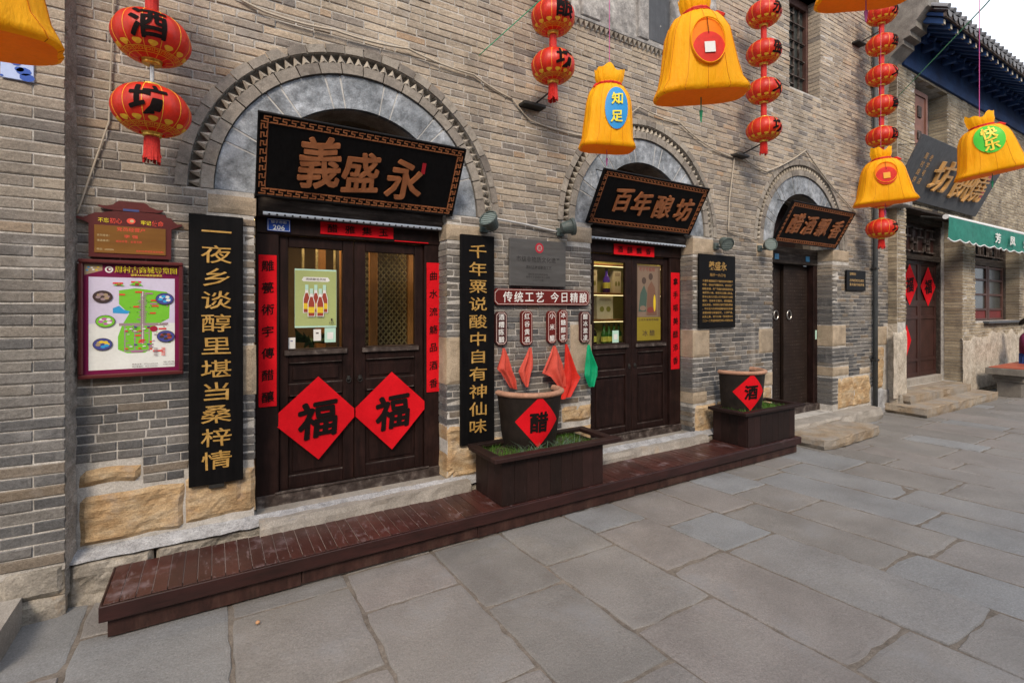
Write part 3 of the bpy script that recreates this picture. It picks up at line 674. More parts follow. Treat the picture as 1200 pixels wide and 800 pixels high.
# ---------------------------------------------------------------- timber deck along the foot of the wall
DX0, DX1, DY0, DY1, DZ = -.50, 6.10, -.575, -.108, .20
deck = thing('wooden_platform', (2.8, -.34, 0), 'long low reddish brown timber platform along the foot of the shop wall', 'platform')
m = MB(); m.box(DX0 + .03, DX1 - .03, DY0 + .045, DY1 - .01, .0, DZ - .005); m.build('frame', M_gap, deck)
random.seed(3); x = DX0; n = 94; w = (DX1 - DX0) / n
for k in range(n):
    m = MB(); z = DZ + random.uniform(-.0015, .0015); m.rv = 0
    m.box(x + .0016, x + w - .0016, DY0 + random.uniform(.0, .003), DY1 + random.uniform(-.012, .006), DZ - .004, z, .0015)
    m.build('plank', M_deck, deck); x += w
m = MB(); m.box(DX0 - .012, DX1 + .012, DY0 - .02, DY0 - .001, DZ - .085, DZ - .002, .003); m.build('fascia_board', M_fascia, deck)
m = MB(); m.box(DX0 - .012, DX0 - .001, DY0, DY1, DZ - .085, DZ - .002, .002); m.build('fascia_board', M_fascia, deck)
m = MB(); m.box(DX1 + .001, DX1 + .012, DY0, DY1, DZ - .085, DZ - .002, .002); m.build('fascia_board', M_fascia, deck)
x = DX0 + .02
while x < DX1 - .1:
    w = random.uniform(.9, 1.7); x2 = min(x + w, DX1 - .02); m = MB()
    m.box(x, x2 - .004, DY0 + .018, DY0 + .04, random.uniform(.006, .02), DZ - .06, .002); m.build('skirt_board', M_skirt, deck); x = x2
m = MB(); m.box(DX0 + .022, DX0 + .04, DY0 + .045, DY1, .01, DZ - .06, .002); m.build('skirt_board', M_skirt, deck)
# loose slab, two steps at the next house
def stone(name, pts, z0, z1, m_, label, seed, amp=.02, group=None):
    mb = MB(); P = []
    for i in range(len(pts)):
        a, b = Vector(pts[i]), Vector(pts[(i + 1) % len(pts)]); n = max(2, int((b - a).length / .07))
        for k in range(n):
            p = a + (b - a) * k / n; P.append(p)
    n = len(P); c = sum(P, Vector((0, 0))) / n; vs = []
    for s, z, q in ((.97, z0, 1), (1.0, z0 + (z1 - z0) * .35, 1.), (.995, z0 + (z1 - z0) * .8, 1.), (.995, z1 - .006, .8), (.982, z1, .4)):
        for p in P:
            e = (p - c); k = amp * q * (fr((p.x * 2, p.y * 2, z * 9 + seed), 3)) + amp * .5 * q * fr((p.x, p.y, z * 5 + seed), 14)
            w = c + e * s + e.normalized() * k; vs.append((w.x, w.y, z + (.004 * fr((w.x, w.y, seed), 6) if z > z1 - .01 else 0)))
    fs = [(L * n + i, L * n + (i + 1) % n, (L + 1) * n + (i + 1) % n, (L + 1) * n + i) for L in range(4) for i in range(n)]
    fs.append(tuple(range(4 * n, 5 * n))); mb.add(vs, fs)
    o = mb.build(name, m_); tag(o, label, 'step', group); return o
stone('stone_slab', [(6.40, -.26), (6.42, -.70), (6.62, -.74), (7.86, -.70), (7.98, -.55), (7.72, -.24)], .012, .135, M_step2, 'loose flat sandstone slab on the paving before the third door', 3)

# ---------------------------------------------------------------- doors
def panel_door(cx, xa, xb, zb, zt, yb, seam, leaves, gz, label, midz, panels, name='double_door'):
    """xa..xb opening, yb front plane of the leaves"""
    t = thing(name, (cx, yb, zb), label, 'door')
    m = MB(); m.box(xa - .01, leaves[0], yb - .03, yb + .07, zb, zt, .004); m.build('frame_post', M_door, t)
    m = MB(); m.box(leaves[1], xb + .01, yb - .03, yb + .07, zb, zt, .004); m.build('frame_post', M_door, t)
    m = MB(); m.box(xa - .01, xb + .01, yb - .04, yb + .07, zt, zt + .13, .006); m.build('lintel', M_door, t)
    m = MB(); m.box(xa - .01, xb + .01, yb - .045, yb + .08, zb - .01, zb + .085, .006); m.build('threshold', M_worn, t)
    m = MB(); m.box(leaves[0] - .03, leaves[1] + .03, yb - .055, yb - .046, zb + .086, zb + .10, .002); m.build('threshold_lip', M_worn, t)
    z0 = zb + .09
    for (a, b) in ((leaves[0] + .004, seam - .003), (seam + .003, leaves[1] - .004)):
        g0, g1 = (a + .065, b - .085) if a < seam - .1 and b < seam + .01 else (a + .09, b - .075)
        lf = MB(); D0, D1 = yb, yb + .045
        lf.box(a, g0, D0, D1, z0, zt - .005, .004); lf.box(g1, b, D0, D1, z0, zt - .005, .004)
        rails = [(z0, panels[0][0]), (panels[0][1], panels[1][0]), (panels[1][1], gz[0]), (gz[1], zt - .005)]
        for r0, r1 in rails: lf.box(g0 + .0005, g1 - .0005, D0 + .002, D1, r0, r1, .004)
        L = lf.build('leaf', M_door, t)
        for p0, p1 in panels:
            m = MB(); m.box(g0 + .001, g1 - .001, D0 + .020, D0 + .035, p0 + .001, p1 - .001); m.box(g0 + .03, g1 - .03, D0 + .010, D0 + .021, p0 + .03, p1 - .03, .006); m.build('panel', M_door, L)
            m = MB(); m.box(g0 + .002, g1 - .002, D0 + .004, D0 + .012, p0 + .002, p0 + .008); m.box(g0 + .01, g1 - .01, D0 - .003, D0 + .001, p1 + .004, p1 + .009); m.build('moulding', M_worn, L)
        m = MB(); m.box(g0 - .03, g1 + .03, D0 - .022, D0 - .001, midz - .035, midz, .004); m.box(g0 - .03, g1 + .03, D0 - .023, D0 - .002, midz + .001, midz + .004); m.build('ledge', M_worn, L)
        m = MB(); m.box(g0 + .0005, g1 - .0005, D0 + .024, D0 + .028, gz[0], gz[1]); m.build('glass_pane', M_glass, L)
    m = MB()
    for dx in (-.045, .045):
        m.lathe((seam + dx, yb - .006, midz - .25), [(.0, -.002), (.014, 0), (.014, .03), (0, .034)], 8)
        m.tube([(seam + dx + .018 * math.cos(q * .7), yb - .014, midz - .25 + .02 * math.sin(q * .7)) for q in range(10)], .003, 5)
    m.build('handle', M_iron, t)
    return t
door1 = panel_door(1.0, .275, 1.715, .285, 2.31, .20, .979, (.42, 1.575), (1.445, 2.222), 'large black double door under the first arch with glass upper panes and red 福 diamonds', 1.43, [(.47, 1.08), (1.17, 1.33)])
door2 = panel_door(4.09, 3.33, 4.85, .275, 2.36, .20, 4.07, (3.45, 4.67), (1.37, 2.27), 'dark double door under the second arch with shelves behind its left pane', 1.35, [(.43, 1.0), (1.07, 1.25)])
def head(cx, xa, xb, z, label, n):
    """weathered beam and drip rail over a door"""
    t = thing('door_head', (cx, .1, z), label, 'lintel', 'weathered beams over the shop doors')
    m = MB(); m.grid(lambda u, v: (xa + (xb - xa) * u, .10 - .02 * math.sin(PI * v) + .01 * fr((u * 3, v * 4, n), 3), z + .15 * v), 24, 5); m.box(xa, xb, .125, .27, z, z + .15); m.build('beam', M_beam, t)
    m = MB(); m.box(xa, xb, .06, .20, z + .152, z + .22, .01); m.build('upper_beam', M_beam, t)
    m = MB(); m.tube([(xa + .03, .075, z + .012), (xb - .03, .072, z + .012)], .014, 8); m.build('drip_rail', flat((.40, .46, .54), .5), t)
    m = MB(); k = 0
    while xa + .07 + k * .052 < xb - .04:
        m.lathe((0, 0, 0), [(.0, .0), (.0075, .001), (.0075, .008)], 6)
        for v in m.v[-18:]: v.xyz = (xa + .07 + k * .052 + v.x, .0595 + v.z - .002, z + .006 + v.y)
        k += 1
    s_ = m.build('notches', M_black, t); s_['kind'] = 'stuff'
    return t
head(1.0, .275, 1.715, 2.43, 'weathered beam with pale drip rail over the first door', 1)
head(4.09, 3.33, 4.85, 2.485, 'weathered beam with pale drip rail over the second door', 2)
# third door: studded plank leaves with ring pulls
d3 = thing('plank_door', (7.3, .3, .2), 'studded dark plank door with two ring pulls under the third arch', 'door')
for a, b, y in ((6.50, 7.02, .30), (7.96, 8.07, .22)):
    m = MB(); m.box(a, b, y, y + .12, .19, 2.42, .006); m.build('frame_post', M_door, d3)
m = MB(); m.box(6.50, 8.07, .215, .34, 2.42, 2.66, .006); m.build('lintel', M_beam, d3)
m = MB(); m.box(6.50, 8.07, .18, .36, .19, .29, .01); m.build('threshold', M_worn, d3)
for a, b, y in ((7.025, 7.30, .36), (7.305, 7.95, .31)):
    m = MB(); m.box(a, b, y, y + .05, .29, 2.415, .005); L = m.build('leaf', mat('plank_leather', [(0, (.012, .007, .005)), (1, (.026, .015, .011))], vary=.3, bump=.5, rough=.6), d3)
    m = MB()
    nx = int((b - a) / .05)
    for i in range(nx):
        for j in range(40):
            x, z = a + .03 + i * .05, .34 + j * .051
            m.add([(x - .005, y, z - .005), (x + .005, y, z - .005), (x + .005, y, z + .005), (x - .005, y, z + .005), (x, y - .006, z)], [(0, 1, 4), (1, 2, 4), (2, 3, 4), (3, 0, 4)])
    s = m.build('stud', M_worn, L); s['kind'] = 'stuff'
m = MB(); m.box(6.45, 8.1, .45, .47, .1, 2.9); m.build('backing', M_black, d3)  # black sheet added to stop light leaking between the leaves
for x in (7.16, 7.42):
    m = MB(); yy = .345 if x < 7.3 else .295
    m.tube([(x + .055 * math.cos(q * PI / 8), yy, 1.66 + .065 * math.sin(q * PI / 8)) for q in range(17)], .009, 6, False); m.build('ring_pull', M_steel, d3)

# ---------------------------------------------------------------- rooms behind the glass
def room(cx, xa, xb, zb, zt, ya, yb, label):
    t = thing('shop_interior', (cx, ya, zb), label, 'room')
    m = MB(); f = [(0, 1, 5, 4), (1, 3, 7, 5), (3, 2, 6, 7), (2, 0, 4, 6), (4, 5, 7, 6), (0, 2, 3, 1)]
    vs = [(x, y, z) for z in (zb, zt) for y in (ya, yb) for x in (xa, xb)]
    m.add(vs, [f[1], f[2], f[3], f[4], f[5]]); m.build('wall_lining', M_inwall, t)
    for xx in ((xa * .7 + xb * .3), (xa * .3 + xb * .7)):        # the lit ceiling lamps
        ld = bpy.data.lights.new('ceiling_light', 'AREA'); ld.size = .3 if cx < 2 else .12; ld.energy = 17 if cx < 2 else 2.5; ld.color = (1, .70, .38)
        lo = bpy.data.objects.new('ceiling_light', ld); COL.objects.link(lo); lo.parent = t; lo.location = Vector((xx, ya + (.45 if cx < 2 else .10), zt - (.06 if cx < 2 else .26))) - Vector((cx, ya, zb))
    return t
r1 = room(1.3, -.2, 2.9, .28, 2.75, .33, 2.6, 'warm lit room with lattice screens behind the first door')
M_bulb = emis('warm_lamp', (1.0, .75, .42), 30.)
for x, y in ((.35, 1.0), (.8, 1.0), (1.35, .9), (1.9, 1.1), (1.1, 1.9), (2.3, 1.9)):
    m = MB(); m.lathe((x, y, 2.70), [(0, 0), (.045, 0), (.05, .02)], 12); m.build('ceiling_lamp', M_bulb, r1)
m = MB()      # lattice screen standing behind the right pane
for k in range(-34, 30):
    for s in (1, -1):
        a = Vector((1.04 + k * .052, 0, 1.25)); b = a + Vector((s * 1.2, 0, 1.45)); pts = []
        for p, q in ((a, b),):
            t0, t1 = 0, 1
            for lo, hi, d, o0 in ((1.04, 1.64, q.x - p.x, p.x), (1.25, 2.70, q.z - p.z, p.z)):
                ta, tb = (lo - o0) / d, (hi - o0) / d
                if ta > tb: ta, tb = tb, ta
                t0, t1 = max(t0, ta), min(t1, tb)
            if t1 - t0 > .03:
                P, Q = p + (q - p) * t0, p + (q - p) * t1
                m.tube([(P.x, .82 + .005 * s, P.z), (Q.x, .82 + .005 * s, Q.z)], .0085, 4)
m.build('lattice_screen', M_brass, r1)
m = MB(); m.box(1.0, 1.9, .95, .97, .3, 2.72); m.build('shade_panel', flat((.05, .035, .025), .8), r1)  # dark panel added so the space behind the lattice stays dark
m = MB(); m.box(1.255, 1.335, .77, .80, .3, 2.7, .006); m.box(1.64, 1.80, .77, .84, .3, 2.7, .006); m.box(1.0, 1.04, .80, .84, .3, 2.7); m.box(1.04, 1.64, .80, .84, .9, 1.25); m.build('screen_frame', M_inwood, r1)
m = MB()
for x in (.30, .42, .56, .70, .82, .98): m.tube([(x, .95, 2.0), (x, .95, 2.68)], .012, 6)
m.build('hanging_rod', M_brass, r1)
m = MB(); m.box(.25, .36, 1.5, 1.56, .3, 2.0); m.box(.9, 1.0, 1.5, 1.56, .3, 2.6); m.box(.25, 1.0, 1.5, 1.58, 1.20, 1.27); m.build('counter', M_inwood, r1)
m = MB(); random.seed(8)
for k in range(30):
    a = random.random() * 6.28; r = random.uniform(.06, .17); c = (.72, .62, 1.46)
    m.add([c, (c[0] + r * math.cos(a), c[1] + r * .4 * math.sin(a), c[2] + r * .5 + random.uniform(-.1, .08)), (c[0] + r * math.cos(a + .35), c[1] + r * .4 * math.sin(a), c[2] + r * .35)], [(0, 1, 2)])
m.tube([(.72, .62, 1.1), (.72, .62, 1.47)], .02, 6); m.build('potted_leaves', mat('dark_leaf', [(0, (.015, .03, .012)), (1, (.03, .06, .02))], bump=0), r1)
r2 = room(4.5, 3.1, 6.1, .27, 2.8, .33, 1.6, 'lit shop room with bottle shelves behind the second door')
for x, y in ((3.9, .6), (4.4, .6), (5.0, .7), (5.5, .9), (4.6, 1.2)):
    m = MB(); m.lathe((x, y, 2.76), [(0, 0), (.05, 0), (.055, .02)], 12); m.build('ceiling_lamp', M_bulb, r2)
for z in (1.28, 1.60, 1.92, 2.27):
    m = MB(); m.box(3.3, 5.2, .60, .745, z, z + .025, .003); m.build('shelf', M_inwood, r2)
    m = MB(); m.box(3.35, 5.15, .612, .622, z - .008, z - .001); m.build('shelf_glow_strip', emis('added_shelf_glow', (1, .78, .40), 1.6), r2)  # glowing strip added under each shelf to brighten the goods
m = MB(); m.box(3.3, 5.2, .75, .77, 1.0, 2.7); m.build('shelf_back', flat((.32, .30, .10), .6), r2)
def gift_box(x, y, z, w, h, label):
    t = thing('gift_box', (x, y, z), label, 'box', 'pale boxes on the shelves behind glass')
    m = MB(); m.box(x - w / 2, x + w / 2, y, y + .08, z, z + h, .003); m.build('carton', flat((.62, .55, .42), .6), t)
    m = MB(); y0 = y - .001
    for q in range(3): m.poly([(x - w * .35 + .0, z + h * (.78 + .05 * q)), (x + w * .35, z + h * (.78 + .05 * q)), (x + w * .35, z + h * (.80 + .05 * q)), (x - w * .35, z + h * (.80 + .05 * q))], y0)
    m.build('print_lines', flat((.15, .06, .04)), t)
    m = MB()
    for q in (-.2, .2): m.poly([(x + w * q + w * .14 * math.cos(a * .7), z + h * .42 + h * .12 * math.sin(a * .7)) for a in range(9)], y0 - .0005)
    m.build('print_picture', flat((.25, .24, .06)), t)
gift_box(4.07, .64, 1.627, .26, .29, 'pale gift box with printed pictures in the middle of the glass shelves')
gift_box(3.88, .64, 1.947, .13, .27, 'pale upright box at the upper left of the shelves behind glass')
gift_box(4.27, .64, 1.947, .12, .27, 'pale box at the upper right of the shelves, beside the violet bottle')
def bottle(x, y, z, h, m_, label, cap=None, grp='bottles on the shelf behind the second door'):
    t = thing('bottle', (x, y, z), label, 'bottle', grp)
    m = MB(); r = h * .15; m.lathe((x, y, z), [(0, 0), (r, .002), (r, h * .55), (r * .4, h * .72), (r * .34, h * .95)], 12); m.build('glass_body', m_, t, smooth=True)
    m = MB(); m.lathe((x, y, z + h * .9), [(r * .42, 0), (r * .42, h * .1), (0, h * .11)], 8); m.build('cap', cap or M_iron, t)
    m = MB(); m.lathe((x, y, z + h * .18), [(r + .001, 0), (r + .001, h * .24)], 12); m.build('bottle_label', flat((.65, .62, .12)), t)
M_bg = mat('bottle_green', [(0, (.02, .10, .02)), (1, (.05, .18, .03))], bump=0, rough=.15, spec=.6)
M_bv = mat('bottle_violet', [(0, (.05, .02, .30)), (1, (.09, .04, .45))], bump=0, rough=.2, spec=.6)
bottle(4.11, .66, 1.947, .30, M_bv, 'violet bottle between two pale boxes on the upper shelf', grp=None)
for k, x in enumerate((4.04, 4.12, 4.20, 4.28)): bottle(x + .03, .66, 1.307, .26, M_bg, ('leftmost', 'second', 'third', 'rightmost')[k] + ' green bottle with yellow label on the lower shelf behind glass', grp='green bottles on the lower shelf')
bottle(3.90, .66, 1.307, .28, mat('bottle_dark', [(0, (.01, .01, .01)), (1, (.02, .015, .01))], bump=0, rough=.2), 'dark bottle at the left end of the lower shelf', grp=None)

# ---------------------------------------------------------------- pasted papers
def sheet(name, x0, x1, z0, z1, y, m_, label, cat, wav=.0015, seed=0, group=None):
    m = MB(); m.grid(lambda u, v: (x0 + (x1 - x0) * u + .002 * fr((v * 5, u, seed)), y - wav * (1 + fr((u * 4, v * 9, seed), 1.3)), z0 + (z1 - z0) * v), 4, max(4, int((z1 - z0) / .08)))
    m.grid(lambda u, v: (x0 + (x1 - x0) * (1 - u), y + .0012, z0 + (z1 - z0) * v), 1, 1)
    o = m.build(name, m_); tag(o, label, cat, group); return o
def column_text(o, chars, xc, ztop, zbot, y, w, h, m_, bold=.012, ext=.0, name='character', slant=.12, sx=1):
    n = len(chars)
    for k, c in enumerate(chars):
        z = ztop + (zbot - ztop) * k / max(1, n - 1); m = MB(); write(m, c, xc, z, y, w, h, bold, ext, slant, .25); m.build(name, m_, o)
o = sheet('paper_couplet', .284, .404, 1.027, 2.150, .164, M_red, 'long red paper couplet on the left post of the first door', 'couplet', seed=1)
column_text(o, '雕甍術宇傳醋釀', .344, 2.07, 1.10, .1585, .085, .085, M_ink)
o = sheet('paper_couplet', 1.590, 1.712, 1.024, 2.155, .164, M_red, 'long red paper couplet on the right post of the first door', 'couplet', seed=2)
column_text(o, '曲水流觞品酒香', 1.651, 2.04, 1.10, .1585, .080, .080, M_ink)
o = sheet('paper_couplet', 4.682, 4.832, 1.028, 2.187, .164, M_red, 'red paper couplet on the right post of the second door', 'couplet', seed=3)
column_text(o, '拿手唱美醋添香', 4.757, 2.08, 1.13, .1585, .090, .090, M_ink)
o = sheet('paper_banner', .712, 1.290, 2.335, 2.432, .068 + .085, M_red, 'short red banner with four black characters over the first door', 'banner', seed=4)
for k, c in enumerate('醋雅集玉'):
    m = MB(); write(m, c, .80 + k * .135, 2.383, .1475, .082, .07, .012, 0, .1, .25); m.build('character', M_ink, o)
o = sheet('paper_banner', 3.76, 4.385, 2.352, 2.468, .153, M_red, 'short red banner over the second door', 'banner', seed=5)
for k, c in enumerate('酒韻飄香'):
    m = MB(); write(m, c, 3.85 + k * .145, 2.41, .1475, .085, .075, .012, 0, .1, .25); m.build('character', M_ink, o)
# thin red trim left round the first lintel
m = MB(); m.box(1.30, 1.60, .150, .153, 2.318, 2.326); o = m.build('red_trim', M_red); tag(o, 'thin red paper edge along the lintel right of the first banner', 'trim')
def fu(x0, xt, x1, zt, zm, zb, y, label, ch='福', size=.30, grp='red diamonds with the character 福 on the first door'):
    m = MB(); zl = zm; c = ((x0 + x1) / 2, (zt + zb) / 2); bv = .035
    P = [(x0, zm - bv), (x0, zm + bv), (xt, zt), (x1, zm + bv), (x1, zm - bv), (xt, zb)]
    n = len(P)
    def Q(u, v):      # fan of rings, lightly creased
        a = u * n; i = int(a) % n; f = a - int(a); px = P[i][0] + (P[(i + 1) % n][0] - P[i][0]) * f; pz = P[i][1] + (P[(i + 1) % n][1] - P[i][1]) * f
        x, z = c[0] + (px - c[0]) * v, c[1] + (pz - c[1]) * v
        return (x, y - .003 - .0035 * (1 + fr((x, z, 2), 9)) - (.006 * max(0, v - .8) * 5 * max(0, fr((x, z, 8), 6))), z)
    m.grid(Q, 36, 10)
    m.add([(p[0], y, p[1]) for p in P], [tuple(range(n))[::-1]])
    o = m.build('paper_diamond', M_red); tag(o, label, 'decoration')
    m = MB(); write(m, ch, c[0] + .01, c[1] - .01, y - .0125, size, size, .035, 0, .12, .35); m.build('character', M_ink, o)
fu(.395, .700, .972, 1.225, .915, .580, .176, 'left red paper diamond with black 福 on the first door')
fu(.984, 1.283, 1.572, 1.222, .915, .572, .176, 'right red paper diamond with black 福 on the first door')
# number plate
o = thing('number_plate', (.417, .15, 2.328), 'small blue enamel plate with number 206 left over the first door', 'sign')
m = MB(); m.box(.338, .496, .146, .151, 2.328, 2.420, .002); m.build('plate', flat((.012, .06, .34), .35), o)
m = MB()
for a, b, c, d in ((.343, .491, 2.333, 2.3355), (.343, .491, 2.4125, 2.415), (.343, .3455, 2.333, 2.415), (.4885, .491, 2.333, 2.415)): m.add([(a, .1455, c), (b, .1455, c), (b, .1455, d), (a, .1455, d)], [(0, 1, 2, 3)])
write(m, '206', .417, 2.357, .1455, .055, .05, .012); line(m, '银子市街', .417, 2.397, .1455, .022, .105)
m.build('lettering', flat((.75, .78, .72), .5), o)

# posters on the glass
GY = .2205
def layered(name, tf_y, label, cat, items, group=None, base_thick=.001):
    """printed sheet: items = (material, [poly points] or ('text', s, x, z, w)) drawn one over another"""
    m = MB(); y = tf_y
    for mt, it in items:
        m.use(mt)
        if it[0] == 'text': line(m, it[1], it[2], it[3], y, it[4], it[5] if len(it) > 5 else None, .01)
        else: m.poly(it, y)
        y -= .0006
    o = m.build(name); tag(o, label, cat, group); return o
R4 = lambda a, b, c, d: [(a, c), (b, c), (b, d), (a, d)]
EL = lambda x, z, a, b, n=20: [(x + a * math.cos(2 * PI * k / n), z + b * math.sin(2 * PI * k / n)) for k in range(n)]
C_pg = flat((.36, .42, .17)); C_mint = flat((.45, .68, .58)); C_w = flat((.72, .72, .70)); C_br = flat((.30, .05, .03)); C_ye = flat((.70, .50, .03)); C_dk = flat((.05, .03, .03)); C_navy = flat((.05, .06, .25))
it = [(C_mint, R4(.536, .845, 1.605, 2.062)), (C_pg, R4(.538, .843, 1.618, 2.05)), (C_w, [(.585, 1.975), (.6, 2.0), (.78, 2.0), (.795, 1.975), (.78, 1.965), (.6, 1.965)]), (C_dk, ('text', '传统酿造风味', .69, 1.983, .022, .15))]
for row, xsn in ((0, (.622, .688, .752)), (1, (.655, .72))):
    for x in xsn:
        zb = 1.72 if row == 0 else 1.69
        it += [(C_w, [(x - .027, zb), (x + .027, zb), (x + .027, zb + .11), (x + .012, zb + .16), (x + .011, zb + .22), (x - .011, zb + .22), (x - .012, zb + .16), (x - .027, zb + .11)]),
               (C_br, [(x - .022, zb + .005), (x + .022, zb + .005), (x + .022, zb + .105), (x + .009, zb + .155), (x - .009, zb + .155), (x - .022, zb + .105)]),
               (C_mint, R4(x - .012, x + .012, zb + .18, zb + .22)), (C_ye, R4(x - .023, x + .023, zb + .03, zb + .075))]
it += [(C_dk, ('text', '永盛义', .805, 1.64, .018, .04)), (C_dk, R4(.80, .812, 1.655, 1.675))]
layered('poster', GY, 'green poster with five sauce bottles on the left pane of the first door', 'poster', it)
layered('sticker', GY, 'small white card under the bottle poster, beside the green card', 'card', [(C_w, R4(.672, .728, 1.50, 1.59)), (C_dk, R4(.69, .71, 1.555, 1.565))])
layered('sticker', GY, 'small green payment card at the lower right of the left pane', 'card', [(C_mint, R4(.755, .84, 1.485, 1.60)), (C_w, R4(.775, .82, 1.51, 1.565))])
layered('sticker', GY, 'small pale card in the lower left corner of the left pane', 'card', [(C_w, R4(.486, .54, 1.44, 1.53)), (C_navy, R4(.505, .522, 1.50, 1.507))])
layered('sticker', GY, 'small mint payment card in the left pane of the second door', 'card', [(C_mint, R4(3.80, 3.895, 1.375, 1.51)), (C_w, R4(3.82, 3.875, 1.41, 1.47))])
C_old = flat((.15, .10, .07)); C_old2 = flat((.21, .15, .11)); C_yel = flat((.26, .20, .02)); C_rd = flat((.20, .05, .04)); C_tl = flat((.06, .10, .08)); C_fl = flat((.17, .09, .06)); C_dk2 = flat((.08, .055, .045))
it = [(C_old, R4(4.165, 4.56, 1.385, 2.26)), (C_old2, R4(4.19, 4.52, 1.66, 2.23)), (C_rd, ('text', '老字号酱醋', 4.34, 2.215, .05, .26)),
      (C_dk2, EL(4.29, 2.08, .035, .04)), (C_dk2, EL(4.40, 2.13, .035, .04)), (C_tl, [(4.20, 1.72), (4.32, 1.72), (4.34, 1.93), (4.29, 2.03), (4.23, 1.93)]), (C_fl, [(4.33, 1.68), (4.50, 1.68), (4.47, 2.0), (4.41, 2.08), (4.35, 2.0)]),
      (C_old2, EL(4.27, 1.76, .05, .03)), (C_rd, EL(4.40, 1.74, .06, .035)), (C_ye, EL(4.46, 1.82, .02, .10)), (C_yel, R4(4.165, 4.56, 1.385, 1.655)), (C_dk, ('text', '三伏天来瓶老陈醋', 4.36, 1.625, .028, .33)), (C_dk, ('text', '冰 醋', 4.36, 1.47, .075, .2))]
layered('poster', GY, 'faded picture poster over a yellow sheet on the right pane of the second door', 'poster', it)
m = MB(); m.box(8.0, 8.045, .2165, .2185, 1.28, 1.42); o = m.build('sticker', C_mint); tag(o, 'mint green payment card on the right post of the third door', 'card')
for x, l in ((6.9, 'blue square plate left over the third door'), (7.72, 'blue square plate right over the third door')):
    m = MB(); m.box(x, x + .10, .205, .214, 2.47, 2.55, .002); o = m.build('number_plate', flat((.05, .22, .40), .4)); tag(o, l, 'plate')

# ---------------------------------------------------------------- big tilted name boards
FRET = [(0, 0), (.78, 0), (.78, .5), (.34, .5), (.34, 1.), (1.12, 1.)]
def stroke(m, pts, w, y0, y1):
    for a, b in zip(pts, pts[1:]):
        if abs(a[0] - b[0]) > abs(a[1] - b[1]): x0, x1 = sorted((a[0], b[0])); m.box(x0 - w / 2, x1 + w / 2, y0, y1, a[1] - w / 2, a[1] + w / 2)
        else: z0, z1 = sorted((a[1], b[1])); m.box(a[0] - w / 2, a[0] + w / 2, y0 + .0005, y1, z0 + w / 2, z1 - w / 2)
def name_board(xc, w, zb, zt, db, dt, chars, label, seal=None, bold=.05, fretn=None, face=None, name='name_board', lean=0.):
    ang = math.atan2(dt - db, zt - zb); H = math.hypot(dt - db, zt - zb); ca, sa = math.cos(ang), math.sin(ang)
    # local: x, y (out of board = -), z up the board
    def tf(v): return Vector((xc + v.x, -db - v.z * sa + v.y * ca, zb + v.z * ca + v.y * sa * 1.0))
    t = thing(name, (xc, -db, zb), label, 'signboard')
    m = MB(tf); m.box(-w / 2, w / 2, 0, .03, 0, H, .004); m.build('board', face or M_black, t)
    if fretn:
        b = H * .105; e = .012; m = MB(tf)
        for (x0, x1, z0, z1) in ((-w / 2, w / 2, 0, e), (-w / 2, w / 2, H - e, H), (-w / 2, -w / 2 + e, e, H - e), (w / 2 - e, w / 2, e, H - e)): m.box(x0, x1, -.012, -.0005, z0, z1, .003)
        m.build('frame', M_black, t)
        m = MB(tf); hh = b - e - .006; sw = hh * .17
        n = fretn; L = w - 2 * e - .02; u = L / (n * 1.12)
        for zz in (e + .006 + hh * .08, H - b + hh * .0):
            for k in range(n): stroke(m, [(-w / 2 + e + .01 + (k * 1.12 + p[0]) * u, zz + p[1] * hh * .85) for p in FRET], sw, -.008, -.0004)
        Lz = H - 2 * b - .0; nz = max(2, int(Lz / (1.12 * u))); uz = Lz / (nz * 1.12)
        for xx in (-w / 2 + e + .006 + sw / 2, w / 2 - b + sw / 2):
            for k in range(nz): stroke(m, [(xx + p[1] * hh * .85, b + (k * 1.12 + p[0]) * uz) for p in FRET], sw, -.0075, -.0004)
        for (x0, x1, z0, z1) in ((-w / 2 + b, w / 2 - b, b - .002, b + .003), (-w / 2 + b, w / 2 - b, H - b - .006, H - b - .001), (-w / 2 + b, -w / 2 + b + .004, b, H - b), (w / 2 - b - .004, w / 2 - b, b, H - b)): m.box(x0, x1, -.004, -.0003, z0, z1)
        m.build('fret_border', M_copper, t)
    for c, x, z, s, h in chars:
        m = MB(tf); write(m, c, x, z * H, -.004, s, h, bold, .03, .10, .25); m.build('character', M_gold if face else M_copper, t)
    if seal:
        m = MB(tf); m.box(seal[0], seal[0] + .03, -.004, -.0004, seal[1] * H, seal[1] * H + .085); m.build('seal', flat((.35, .01, .02)), t)
    m = MB()
    for sx in (-.8, .8):
        a = tf(Vector((sx * w / 2, .03, H * .92))); m.tube([a, (a.x, .03, a.z + .12)], .006, 5)
    m.build('hanger', M_iron, t)
    return t, tf
name_board(.998, 1.50, 2.545, 3.04, .02, .30, [('義', -.345, .51, .30, .38), ('盛', -.055, .46, .285, .32), ('永', .285, .45, .30, .33)],
           'big black board 義盛永 with copper key border over the first arch', seal=(.41, .56), fretn=26, bold=.024)
name_board(4.005, 1.555, 2.62, 3.105, .02, .30, [('百', -.43, .5, .25, .26), ('年', -.15, .5, .27, .27), ('酿', .17, .5, .27, .27), ('坊', .50, .5, .27, .27)],
           'black board 百年酿坊 with copper key border over the second arch', fretn=30, bold=.020)
name_board(7.29, 1.62, 2.665, 3.165, .02, .30, [('醋', -.53, .5, .29, .29), ('酒', -.20, .5, .27, .28), ('飘', .15, .5, .28, .28), ('香', .52, .5, .27, .28)],
           'black board 醋酒飘香 with copper key border over the third arch', fretn=30, bold=.020)

